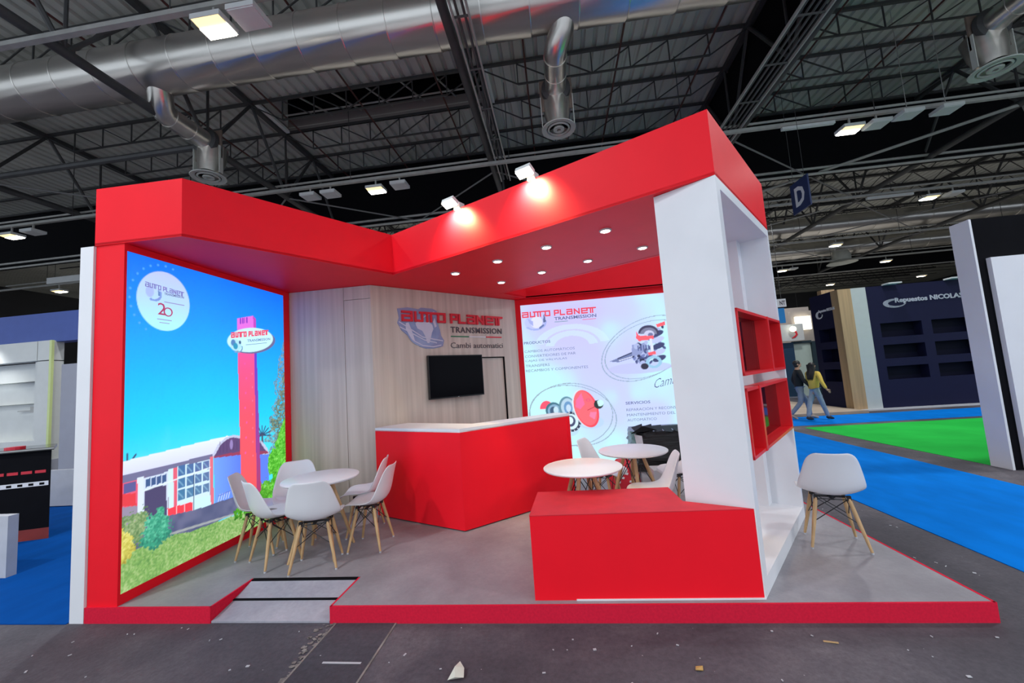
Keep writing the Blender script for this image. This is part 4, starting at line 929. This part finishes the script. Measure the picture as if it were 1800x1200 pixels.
def table_proto():
    t = thing('round_table', '', 'table', (0,0,0)); h = (.80-T); r = .338
    obj('tabletop', MB().lathe((0,0,0), [(0, h-.022), (r-.012, h-.022), (r, h-.012), (r, h-.004), (r-.006, h), (0, h)], 56), WHITEP, t, smooth=True)
    tops = []
    for q in range(4):
        a = PI/4+q*PI/2; top = V3((.085*math.cos(a), .085*math.sin(a), h-.04)); ft = V3((.29*math.cos(a), .29*math.sin(a), 0)); tops.append((top, ft))
        obj('leg', MB().path([top, top.lerp(ft, .4), ft], [.017, .019, .012], 10), BEECH, t, smooth=True)
    mb = MB()
    for q in range(4):
        (a, f), (b_, g) = tops[q], tops[(q+1) % 4]
        mb.tube(a, b_.lerp(g, .48), .004, 5); mb.tube(b_, a.lerp(f, .48), .004, 5)
    obj('wire_brace', mb, BLACKM, t)
    obj('top_mount', MB().box(-.09, .09, -.09, .09, h-.05, h-.022), BLACKM, t)
    return t
ch0 = chair_proto(); tb0 = table_proto(); first = [True, True]
def place(proto, k, x, y, rz, label, group):
    o = proto if first[k] else copy_tree(proto); first[k] = False
    o.location = Vector((x, y, T))*S; o.rotation_euler = (0, 0, rz); o['label'] = label; o['group'] = group
def chair(x, y, fx, fy, label): place(ch0, 0, x, y, math.atan2(fy, fx)-PI/2, label, 'white shell chairs on the stand')
chair(-2.98, 3.67, .92, .39, 'white shell chair with beech legs, farthest left against the backlit picture')
chair(-2.66, 3.46, .544, .838, 'white shell chair second from left at the left table, seen from behind at an angle')
chair(-2.20, 3.365, -.32, .947, 'white shell chair in front of the left table, back to the aisle, by the ramp')
chair(-2.80, 3.95, .55, -.84, 'white shell chair behind the left table, facing the aisle')
chair(-2.13, 4.10, -.95, -.25, 'white shell chair right of the left table, the farther of two by the counter')
chair(-1.90, 3.75, -1, -.09, 'white shell chair right of the left table, the nearer of two, in side view')
chair(2.085, 3.57, .32, .947, 'lone white shell chair on the grey floor right of the white tower')
chair(.40, 4.52, .90, -.44, 'white shell chair behind the two right tables, next to the counter end')
chair(.735, 3.70, -.97, .12, 'white shell chair between the two right tables and the tower, in profile')
chair(1.20, 4.42, -.95, -.1, 'white shell chair beside the black wrapped stack')
def table(x, y, rz, label): place(tb0, 1, x, y, rz, label, 'round white tables on the stand')
table(-2.30, 3.60, .1, 'round white table with beech legs among the left chairs')
table(.14, 3.57, .35, 'round white table just behind the red bench, the nearer right one')
table(.677, 4.19, .75, 'round white table behind the nearer right one, by the wrapped stack')

# wrapped stack, boxes, bag
t = thing('wrapped_stack', 'stack of goods wrapped in shiny black stretch film under the poster', 'pallet', (1.25, 5.55, T))
mb = MB(); nx, nz = 14, 14; P = []; rng = random.Random(4)
for j in range(nz+1):
    for i in range(24):
        a = 2*PI*i/24; c, s = math.cos(a), math.sin(a); q = (abs(c)**6+abs(s)**6)**(-1/6)
        r = 1+.035*rng.uniform(-1, 1)+.02*math.sin(j*2.3+i); P.append((1.30+.42*c*q*r, 5.60+.30*s*q*r, .30+(.80-.30)*j/nz))
F = [(j*24+i, j*24+(i+1) % 24, (j+1)*24+(i+1) % 24, (j+1)*24+i) for j in range(nz) for i in range(24)]
F.append(tuple(nz*24+i for i in range(24))); mb.add(P, F); obj('wrapped_body', mb, FILM, t, smooth=True)
mb = MB()
for i in range(7): a = i*.9; mb.slab([(.92+.12*i, 5.26, .80), (1.0+.12*i, 5.25, .78+.03*math.sin(a)), (1.04+.12*i, 5.5, .86+.02*math.cos(a)), (.90+.12*i, 5.5, .84)], (0, 0, -.006))
mb.slab([(.84, 5.22, .80), (1.0, 5.24, .885), (1.18, 5.30, .82), (1.0, 5.4, .80)], (0, 0, -.006)); obj('loose_film', mb, mat('film_flap', (.012, .012, .014), .55, noise=.3, spec=.2), t)
obj('pale_flap', MB().slab([(.89, 5.27, .78), (.98, 5.25, .76), (1.0, 5.25, .48), (.93, 5.26, .50)], (0, .006, 0)), CARD, t)
obj('pallet_base', MB().box(.95, 1.70, 5.33, 5.88, T, .30), CARD, t)
t = thing('white_carton', 'white carton box below the wrapped stack', 'box', (1.3, 5.1, T))
obj('body', MB().box(1.02, 1.42, 4.95, 5.2, T, .40), CARD, t); obj('tape', MB().box(1.20, 1.24, 4.945, 5.205, T+.05, .404), TAPE, t)
t = thing('red_bag', 'red plastic bag with white marks under the rear right table', 'bag', (.83, 5.3, T))
mb = MB(); P = []
for j in range(7):
    for i in range(16):
        a = 2*PI*i/16; c, s = math.cos(a), math.sin(a); w = [1, 1.04, 1.0, .97, .9, .7, .35][j]
        P.append((.72+.20*c*w*(1+.05*math.sin(3*a+j)), 5.35+.10*s*w, T+.36*j/6))
mb.add(P, [(j*16+i, j*16+(i+1) % 16, (j+1)*16+(i+1) % 16, (j+1)*16+i) for j in range(6) for i in range(16)]+[tuple(96+i for i in range(16))]); obj('sack', mb, REDPL, t, smooth=True)
for i in range(5): obj('white_mark', MB().slab([(.62+.05*i, 5.238, .20+.05*(i % 3)), (.66+.05*i, 5.238, .19+.05*(i % 3)), (.67+.05*i, 5.238, .215+.05*(i % 3)), (.63+.05*i, 5.238, .225+.05*(i % 3))], (0, .003, 0)), TXW, t)

# ---------------------------------------------------------------- floor litter
one('tape_strip', MB().box(-1.52, -1.28, 2.342, 2.356, .005, .007), TAPE, 'short white tape line on the dark trench cover', 'tape', (-1.4, 2.35, 0))
mb = MB(); rng = random.Random(9)
mb.add([(-.725, 2.225, .008), (-.70, 2.30, .02), (-.675, 2.315, .045), (-.645, 2.285, .03), (-.638, 2.24, .012), (-.68, 2.215, .03), (-.69, 2.26, .055)], [(0,1,6),(1,2,6),(2,3,6),(3,4,6),(4,5,6),(5,0,6),(5,4,3,2,1,0)])
one('paper_scrap', mb, PAPER, 'crumpled pale paper scrap at the bottom of the picture', 'paper', (-.68, 2.26, 0))
one('leaf_scrap', MB().slab([(.59, 2.32, .012), (.63, 2.325, .006), (.635, 2.345, .014), (.60, 2.35, .008)], (0, 0, -.004)), mat('dry_leaf', (.55, .33, .10), .7, noise=.3), 'tiny tan scrap on the asphalt below the bench', 'litter', (.61, 2.33, 0))
rng = random.Random(21); mb = MB()
for i in range(60):
    x = rng.uniform(-3.6, 3.4); y = rng.uniform(2.2, 2.70)
    if i >= 44: x = rng.uniform(2.5, 3.05); y = rng.uniform(2.8, 5.0)
    a = rng.uniform(0, PI); l = rng.uniform(.003, .010); w = l*rng.uniform(.2, .8)
    d = V3((math.cos(a), math.sin(a), 0)); e = V3((-d.y, d.x, 0)); mb.obox((x, y, .0045), d*l, e*w, (0, 0, .002))
one('floor_debris', mb, TAPE, 'tiny pale debris chips scattered on the dark hall floor', 'litter', (0, 2.5, 0), kind='stuff')
one('splinter', MB().bar((1.36, 2.56, .005), (1.43, 2.545, .005), .006, .006), BEECH, 'thin wood splinter on the asphalt below the tower', 'litter', (1.4, 2.55, 0))

# ---------------------------------------------------------------- neighbours on the right
t = thing('neighbour_wall', 'tall white and black end wall of the right neighbour stand', 'wall', (6.5, 5.95, 0))
obj('white_end', MB().box(5.612, 5.64, 5.85, 6.115, 0, 3.29), WHITE, t); obj('black_face', MB().box(5.64, 9.0, 5.85, 6.115, 0, 3.29), BLACK, t)
obj('white_panel', MB().box(5.735, 9.0, 5.79, 5.85, 0, 2.74), WHITE, t)
t = thing('navy_stand', 'navy exhibition stand with Repuestos NICOLAS lettering and dark niches', 'stand', (9.5, 12.4, 0))
ZN = 3.5; yn = 12.4
obj('oak_post', MB().box(8.215, 8.57, yn, yn+.3, .04, ZN), WOOD2, t); obj('white_post', MB().box(8.57, 8.965, yn, yn+.3, .04, ZN), mat('grey_white', (.50, .54, .53), .5, noise=.04), t)
def niche_wall(f, u0, u1, us, vs, z0, z1, name, parent, sgn_):
    """wall with real recesses: f(u, z, depth)"""
    mb = MB(); us = sorted(us); cuts = [u0]+[v for a in us for v in a]+[u1]
    def q(ua, ub, za, zb, d0, d1): mb.slab([f(ua, za, d0), f(ub, za, d0), f(ub, zb, d0), f(ua, zb, d0)], V3(f(0, 0, d1))-V3(f(0, 0, d0)))
    zc = [z0]+[v for a in sorted(vs) for v in a]+[z1]
    for i in range(len(cuts)-1):
        if i % 2 == 0: q(cuts[i], cuts[i+1], z0, z1, 0, .35)
        else:
            for j in range(0, len(zc)-1, 2): q(cuts[i], cuts[i+1], zc[j], zc[j+1], 0, .35)
    obj(name, mb, NAVY, parent)
    for a in us:
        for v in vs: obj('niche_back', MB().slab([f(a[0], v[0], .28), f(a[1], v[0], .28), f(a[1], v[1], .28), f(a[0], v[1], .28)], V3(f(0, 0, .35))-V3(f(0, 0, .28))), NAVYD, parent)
rows = [(2.02, 2.42), (1.41, 1.80), (.82, 1.19)]
niche_wall(lambda u, z, d: (u, yn+d, z), 8.965, 13.5, [(9.21, 10.28), (10.53, 11.6), (11.85, 12.9)], rows, .04, ZN, 'front_wall', t, 1)
niche_wall(lambda u, z, d: (8.215+d, u, z), yn+.3, 13.70, [(12.58+.14, 13.44)], rows, .04, ZN, 'side_wall', t, 1)
obj('oak_back', MB().box(8.6, 9.0, 13.70, 13.9, .04, 3.72), WOOD2, t)
obj('base', MB().box(8.1, 13.5, yn-.15, 14, 0, .04), mat('pale_edge', (.55, .56, .60), .5, noise=.05), t)
def crescent(mb, f, cu, cz, ru, rz, th, n=24, a0=PI*.42, a1=PI*2.02):
    A = []; B = []
    for i in range(n):
        a = a0+(a1-a0)*i/(n-1); w = th*(.25+.75*math.sin(PI*min(1, (i+2)/(n-1))**.8)); A.append(f(cu+ru*math.cos(a), cz+rz*math.sin(a), -.012)); B.append(f(cu+(ru-w)*math.cos(a), cz+(rz-w*.55)*math.sin(a), -.012))
    for i in range(n-1): mb.slab([A[i], A[i+1], B[i+1], B[i]], V3(f(0, 0, 0))-V3(f(0, 0, -.012)))
    return mb
fF = lambda u, z, d: (u, yn+d, z)
obj('crescent_emblem', crescent(MB(), fF, 9.66, 2.97, .30, .13, .13), mat('grey_emblem', (.34, .36, .44), .5, noise=.4, nscale=(40, 40, 40)), t)
mb = MB(); text_on(mb, 'Repuestos NICOLAS', (9.68, yn-.002, 2.94), (1,0,0), (0,0,1), 1.74, .18, .012, .035); obj('lettering', mb, mat('pale_lettering', (.42, .44, .52), .5, noise=.03), t)
fS = lambda u, z, d: (8.215+d, -u, z)
obj('crescent_emblem', crescent(MB(), fS, -13.32, 2.88, .16, .12, .10), TXW, t)
mb = MB(); text_on(mb, 'Repuestos NICOLAS', (8.213, 13.32, 2.93), (0,-1,0), (0,0,1), .72, .11, .01, .035); obj('lettering', mb, TXW, t)
obj('top_spot', MB().box(9.4, 9.75, yn-.25, yn, ZN, ZN+.04), LAMPW, t); obj('top_spot', MB().box(11, 11.35, yn-.25, yn, ZN, ZN+.04), LAMPW, t)
# beyond the walking people
t = thing('teal_stand', 'dark teal stand wall with a pale open doorway behind the people', 'stand', (10, 17.7, 0))
obj('wall_panel', MB().box(8.6, 9.72, 17.6, 17.75, .05, 2.26), mat('blue_teal', (.012, .055, .12), .6, noise=.05), t); obj('wall_panel', MB().box(10.42, 12.4, 17.6, 17.75, .05, 2.26), TEAL, t); obj('doorway', MB().box(9.72, 10.42, 17.7, 17.75, .05, 2.20), PALE, t); obj('lintel', MB().box(9.72, 10.42, 17.6, 17.75, 2.20, 2.30), TEAL, t)
obj('white_edge', MB().box(10.78, 10.83, 17.5, 17.6, 0, 2.26), TXW, t)
obj('plinth', MB().box(8.6, 12.4, 17.5, 17.8, 0, .05), GREYP, t)
t = thing('white_sign_box', 'white illuminated sign box with a red curved emblem beside the tower', 'sign', (9.6, 17.4, 2.65))
obj('box', MB().box(8.9, 10.0, 17.3, 17.5, 2.32, 2.99), mat('sign_white', (.72, .74, .72), .5, noise=.03), t)
mb = MB().path([(9.60, 17.28, 2.74), (9.70, 17.28, 2.66), (9.72, 17.28, 2.56), (9.64, 17.28, 2.47), (9.52, 17.28, 2.42)], [.02, .035, .04, .035, .015], 6); obj('emblem', mb, TXR, t)
obj('post', MB().box(8.95, 9.05, 17.35, 17.45, 0, 2.32), TXW, t); obj('lamp', MB().ball((9.5, 17.1, 2.78), .12, 10, 6), LIT, t)
t = thing('blue_sign', 'bright blue hanging sign panel above the white sign box', 'sign', (9.5, 17.9, 3.4)); obj('panel', MB().box(9.1, 9.68, 17.85, 17.95, 3.12, 3.75), SIGNB, t); obj('hanger', MB().tube((9.4, 17.9, 3.75), (9.4, 17.9, H+.05), .01, 4), STEEL, t)
t = thing('white_sign', 'small white sign with dark letters above the blue sign', 'sign', (9.5, 17.9, 4)); obj('panel', MB().box(9.1, 9.76, 17.8, 17.85, 3.80, 4.14), TXW, t); obj('hanger', MB().tube((9.6, 17.83, 4.14), (9.6, 17.83, H+.05), .01, 4), STEEL, t); mb = MB(); text_on(mb, 'NT', (9.50, 17.798, 3.88), (1,0,0), (0,0,1), .22, .18, .005, .03); obj('lettering', mb, TXG, t)
t = thing('lit_sign', 'glowing pale yellow light box left of the navy side wall', 'sign', (10.9, 19, 3)); obj('light_panel', MB().box(10.75, 11.35, 19, 19.15, 2.85, 3.45), LIT, t); obj('back', MB().box(10.6, 11.6, 19.15, 19.3, 0, 3.7), BEIGEW, t)
one('beige_backwall', MB().box(10.2, 12.5, 21, 21.2, 0, 4.1), BEIGEW, 'beige wall of a far stand behind the glowing light box', 'wall', (11, 21, 0))
one('dark_backdrop', MB().box(8.5, 14, 30, 30.2, 0, 5.0), mat('charcoal_panel', (.06, .058, .06), .7, noise=.3, nscale=(1.5, 1, 1.5)), 'dark clutter panel far behind the blue sign', 'wall', (10, 30, 0))

# ---------------------------------------------------------------- neighbours on the left
one('blue_banner', MB().box(-14.5, -8.4, 7.0, 7.25, 3.0, 3.62), BLUEB, 'long blue fascia banner above the left neighbour stand', 'banner', (-10.5, 7, 3))
t = thing('showcase', 'white lit showcase cabinet with glass shelves on the left', 'cabinet', (-11, 7, 0)); yc = 6.9
obj('header', MB().box(-13, -10.52, yc, yc+.24, 2.62, 3.02), SHELFW, t); obj('header_end', MB().box(-10.50, -10.22, yc, yc+.24, 2.62, 3.02), SHELFW, t)
obj('post', MB().box(-10.50, -10.22, yc, yc+.24, .3, 2.60), SHELFW, t); obj('lime_trim', MB().box(-10.22, -10.17, yc-.005, yc+.04, .3, 3.02), LIME, t)
obj('back', MB().box(-13, -10.5, yc+.20, yc+.24, .9, 2.60), SHELFW, t); obj('side', MB().box(-10.62, -10.50, yc+.05, yc+.24, .9, 2.6), SHELFW, t); obj('cabinet_base', MB().box(-13, -10.5, yc, yc+.24, .3, 1.02), SHELFW, t); obj('plinth', MB().box(-13.0, -10.2, yc-.02, yc+.24, 0, .62), GREYP, t)
for z in (1.75, 2.2): obj('glass_shelf', MB().box(-13, -10.62, yc+.08, yc+.20, z, z+.012), GLASS, t)
obj('rail', MB().bar((-11.15, yc+.15, 1.62), (-10.64, yc+.15, 1.62), .02, .02), STEEL2, t); obj('hinge', MB().box(-10.72, -10.60, yc+.06, yc+.12, 1.58, 1.70), STEEL2, t)
obj('red_emblem', MB().ball((-11.60, yc-.01, 2.80), (.14, .02, .11), 12, 6), REDPL, t)
spot('showcase_fill', (-11.6, yc-.25, 2.9), (-11.6, yc+.2, 1.5), 40, 120, .2, .8)  # added light in front of the cabinet, no fixture, brightens its inside
one('grey_partition', MB().box(-9.35, -7.6, 6.5, 6.62, 0, 2.45), GREYP, 'plain grey partition next to the red light wall', 'partition', (-8.5, 6.55, 0))
one('white_board', MB().box(-8.62, -8.08, 5.84, 5.90, .02, .60), CARD, 'small white board leaning in front of the grey partition', 'board', (-8.3, 5.87, 0))
t = thing('black_counter', 'black skirted counter with printed stripes on the deep blue carpet', 'counter', (-7, 4.4, 0))
cd = Vector((-6.51+6.63, 4.48-4.19)); 
ca, cb = Vector((-6.52, 4.46)), Vector((-7.9, 3.95)); dd = (cb-ca).normalized(); dn_ = Vector((-dd.y, dd.x)); dn_ = dn_ if dn_.y > 0 else -dn_
rd = ca.normalized()          # the end of the counter runs away from the aisle
def cpoly(a, c, k0, k1):
    e = rd if k1 > .3 else dn_
    return [tuple(a+dn_*k0), tuple(c+dn_*k0), tuple(c+e*k1), tuple(a+e*k1)]
obj('skirt', MB().prism(cpoly(ca, cb, 0, .6), .14, 1.10), BLACK, t); obj('top', MB().prism(cpoly(ca-dd*.06, cb, -.05, .65), 1.10, 1.135), mat('dark_gloss', (.02, .02, .022), .12, noise=.1), t)
obj('top_edge', MB().prism(cpoly(ca-dd*.06, cb, -.055, -.045), 1.112, 1.13), STEEL2, t)
obj('foot', MB().prism(cpoly(ca, cb, .0, .6), 0, .14), mat('dark_red_foot', (.28, .03, .02), .5, noise=.3), t)
for i in range(8):
    a = ca+dd*(.05+.14*i); obj('red_dash', MB().prism(cpoly(a, a+dd*.11, -.004, .01), .82, .855), REDPL, t)
obj('white_stripe', MB().prism(cpoly(ca+dd*.02, ca+dd*1.2, -.004, .01), .66, .715), TXW, t)
for i in range(10):
    a = ca+dd*(.06+.11*i); obj('stripe_mark', MB().prism(cpoly(a, a+dd*.05, -.006, .01), .672, .70), BLACK, t)
mb = MB().tube((-6.9, 4.35, 1.135), (-6.9, 4.35, 1.17), .09, 14); one('red_dish', mb, REDPL, 'small red dish standing on the black counter', 'dish', (-6.9, 4.35, 1.135))
one('white_block', MB().box(-6.4, -5.50, 3.44, 3.52, 0, .59), CARD, 'white block standing at the left picture edge on the blue carpet', 'block', (-5.9, 3.48, 0))
one('beige_wall', MB().box(-13.2, -10.4, 10.6, 10.75, 0, 2.55), BEIGEW, 'beige wall behind the seated person on the far left', 'wall', (-12, 10.6, 0))
one('orange_poster', MB().box(-14.05, -13.55, 10.5, 10.56, 0, 2.2), ORANGE, 'orange poster beside the showcase on the far left', 'poster', (-13.8, 10.5, 1.5))
one('red_display', MB().box(-13.45, -12.9, 10.3, 10.4, 0, 1.55), REDPL, 'red display board behind the seated person', 'board', (-13.2, 10.3, 0))
one('far_left_wall', MB().box(-40, -12, 20, 20.2, 0, 3.3), mat('charcoal_panel2', (.03, .03, .035), .7, noise=.3), 'dark backdrop of far stands on the left', 'wall', (-20, 20, 0))

# ---------------------------------------------------------------- people
def skin_geo(joints, edges, sub=2, root=None):
    """joints: name -> (x,y,z,r or (rx,ry)); returns verts, faces of the grown skin surface"""
    names = list(joints)
    if root: names.remove(root); names.insert(0, root)
    me = bpy.data.meshes.new('s'); me.from_pydata([joints[n][:3] for n in names], [(names.index(a), names.index(b_)) for a, b_ in edges], [])
    o = bpy.data.objects.new('s', me); C.objects.link(o); o.modifiers.new('k', 'SKIN')
    for i, n in enumerate(names):
        r = joints[n][3]; r = r if isinstance(r, tuple) else (r, r); me.skin_vertices[0].data[i].radius = r
    me.skin_vertices[0].data[0].use_root = True
    sb = o.modifiers.new('b', 'SUBSURF'); sb.levels = sub; sb.render_levels = sub
    dg = bpy.context.evaluated_depsgraph_get(); dg.update(); ev = bpy.data.meshes.new_from_object(o.evaluated_get(dg))
    out = ([tuple(v.co) for v in ev.vertices], [tuple(p.vertices) for p in ev.polygons])
    bpy.data.objects.remove(o); bpy.data.meshes.remove(me); bpy.data.meshes.remove(ev); return out
def person(label, x, y, rz, height, J, top, legs, shoe, long_hair=False, z=0):
    """J: joints in metres for a 1.75 m figure facing +Y"""
    k = height/1.75/S; t = thing('person', label, 'person', (0,0,0))
    def part(name, je, ed, m, sub=2, root=None, extra=None):
        vs, fs = skin_geo(je, ed, sub, root); mb = MB().add([(a*k, b_*k, c*k) for a, b_, c in vs], fs)
        if extra: extra(mb)
        return obj(name, mb, m, t, smooth=True)
    P = lambda n: J[n]
    b_j = {n: (*J[n], r) for n, r in dict(pelvis=(.098,.08), belly=(.10,.078), chest=(.15,.105), neckb=(.065,.06), neck=(.052,.052), head=(.078,.092), crown=(.062,.075), nose=.016,
           shl=.06, ell=.038, wrl=.026, hal=(.038,.018), shr=.06, elr=.038, wrr=.026, har=(.038,.018), hpl=.075, knl=.055, anl=.038, tol=.035, hpr=.075, knr=.055, anr=.038, tor=.035).items()}
    ed = [('pelvis','belly'),('belly','chest'),('chest','neckb'),('neckb','neck'),('neck','head'),('head','crown'),('head','nose'),('chest','shl'),('shl','ell'),('ell','wrl'),('wrl','hal'),('chest','shr'),('shr','elr'),('elr','wrr'),('wrr','har'),
          ('pelvis','hpl'),('hpl','knl'),('knl','anl'),('anl','tol'),('pelvis','hpr'),('hpr','knr'),('knr','anr'),('anr','tor')]
    def fingers(mb):
        for s, w, h in (('l', 'wrl', 'hal'), ('r', 'wrr', 'har')):
            d = (V3(J[h])-V3(J[w])).normalized(); sd = d.cross(V3((1, 0, 0))).normalized(); up = d.cross(sd)
            for i, (o_, L) in enumerate(((-.026, .062), (-.009, .074), (.009, .070), (.026, .054))):
                a = V3(J[h])+sd*o_+d*.01; m_ = a+d*L*.55+up*.006; e = m_+d*L*.45+up*.018
                mb.path([a*k, m_*k, e*k], [.009*k, .008*k, .006*k], 6)
            a = V3(J[h])-sd*.03-d*.03; mb.path([a*k, (a-sd*.022+d*.025)*k, (a-sd*.026+d*.055)*k], [.011*k, .010*k, .007*k], 6)
        hd = V3(J['head'])
        for sx in (-1, 1): mb.ball(tuple((hd+V3((sx*.082, -.01, .01)))*k), (.012*k, .022*k, .032*k), 8, 5); mb.ball(tuple((hd+V3((sx*.032, .083, .025)))*k), .012*k, 8, 5)
        mb.ball(tuple((hd+V3((0, .086, -.045)))*k), (.026*k, .010*k, .008*k), 8, 4)
    part('body', b_j, ed, SKIN, 2, 'pelvis', fingers)
    tj = {n: (*J[n], r) for n, r in dict(pelvis=(.155,.125), belly=(.155,.125), chest=(.178,.132), neckb=(.085,.075), shl=.078, ell=.056, wrl=.042, shr=.078, elr=.056, wrr=.042).items()}
    tj['pelvis'] = (J['pelvis'][0], J['pelvis'][1], J['pelvis'][2]-.09, (.145,.125))
    part('jacket' if top is JACKET else 'sweater', tj, [e for e in ed if e[0] in tj and e[1] in tj], top, 2, 'pelvis')
    lj = {n: (*J[n], r) for n, r in dict(pelvis=(.125,.105), hpl=.088, knl=.070, anl=.056, hpr=.088, knr=.070, anr=.056).items()}
    lj['pelvis'] = (J['pelvis'][0], J['pelvis'][1], J['pelvis'][2]+.10, (.122, .102))
    part('trousers', lj, [e for e in ed if e[0] in lj and e[1] in lj], legs, 2, 'pelvis')
    for s in ('l', 'r'):
        a, c = V3(J['an'+s]), V3(J['to'+s]); d = (c-a); d.normalize()
        mb = MB().path([(a-d*.05-V3((0,0,.03)))*k, (a+V3((0,0,-.02)))*k, a.lerp(c, .6)*k, (c+d*.05)*k], [.036*k, .050*k, .045*k, .028*k], 10); obj('shoe', mb, shoe, t, smooth=True)
    h, cr = V3(J['head']), V3(J['crown']); mb = MB(); c = h.lerp(cr, .62)+V3((0, -.018, .012)); P_ = []
    mb.ball(tuple(c*k), (.088*k, .100*k, .090*k), 16, 10)
    mb.ball(tuple((h+V3((0, -.034, .0)))*k), (.080*k, .072*k, .088*k), 14, 8)
    if long_hair:
        nb = V3(J['neckb'])
        for i in range(7):
            a = (i-3)/3; mb.path([(c+V3((a*.07, -.05, .02)))*k, (h+V3((a*.085, -.085+abs(a)*.03, -.10)))*k, (nb+V3((a*.10, -.10+abs(a)*.02, -.06)))*k, (nb+V3((a*.085, -.115, -.24-.03*(i % 2))))*k], [.045*k, .042*k, .032*k, .008*k], 8)
    obj('hair', mb, HAIR, t, smooth=True)
    t.location = Vector((x, y, z))*S; t.rotation_euler = (0, 0, rz); BASE[t.name] = (x, y, z)
    return t
def walk(st=1, arm=.22, armout=0):
    return dict(pelvis=(0,0,.95), belly=(0,.01,1.12), chest=(0,.02,1.34), neckb=(0,.005,1.475), neck=(0,.015,1.53), head=(0,.035,1.615), crown=(0,.02,1.69), nose=(0,.125,1.60),
        shl=(-.175,.01,1.41), ell=(-.225,-arm*.5*st,1.15), wrl=(-.22,-arm*.3*st+.06,.92), hal=(-.215,-arm*.3*st+.09,.84), shr=(.175,.01,1.41), elr=(.235+armout*.5,arm*.45*st,1.15), wrr=(.245+armout,arm*.9*st+.08,.95), har=(.25+armout*1.1,arm*st+.14,.89),
        hpl=(-.080,.01,.82), knl=(-.09,.16*st+.02,.50), anl=(-.09,.24*st-.02,.09), tol=(-.10,.24*st+.12,.035), hpr=(.080,.01,.82), knr=(.09,-.08*st+.05,.49), anr=(.09,-.30*st-.02,.14 if st > 0 else .09), tor=(.10,-.30*st+.10,.04))
person('man in black jacket and grey jeans walking right past the pale doorway', 6.30, 11.42, -1.85, 1.66, walk(1, .18), JACKET, DENIM2, SHOEL)
person('woman in yellow sweater and pale jeans with long dark hair, walking right', 6.47, 11.08, -1.25, 1.58, walk(-1, .12, .16), YELLOW, DENIM, SHOE, True)
sit = dict(walk(1, .1)); sit.update(pelvis=(0,0,.55), belly=(0,.02,.72), chest=(0,.06,.94), neckb=(0,.07,1.07), neck=(0,.09,1.12), head=(0,.12,1.21), crown=(0,.11,1.285), nose=(0,.21,1.19), shl=(-.175,.06,1.0), ell=(-.23,.12,.78), wrl=(-.16,.34,.80), hal=(-.13,.42,.80), shr=(.175,.06,1.0), elr=(.23,.12,.78), wrr=(.16,.34,.80), har=(.13,.42,.80),
    hpl=(-.09,.03,.52), knl=(-.11,.42,.50), anl=(-.11,.42,.09), tol=(-.11,.55,.035), hpr=(.09,.03,.52), knr=(.11,.42,.50), anr=(.11,.42,.09), tor=(.11,.55,.035))
person('person in dark clothes sitting between the showcase and the grey partition', -10.95, 8.3, 1.2, 1.75, sit, JACKET, DENIM2, SHOE)
t = thing('stool', 'simple dark stool under the seated person', 'stool', (-10.95, 8.3, 0)); obj('seat', MB().box(-11.1, -10.8, 8.15, 8.45, .38, .42), BLACK, t)
for sx in (-1, 1):
    for sy in (-1, 1): obj('leg', MB().tube((-10.95+sx*.12, 8.3+sy*.12, .38), (-10.95+sx*.15, 8.3+sy*.15, 0), .012, 6), BLACKM, t)
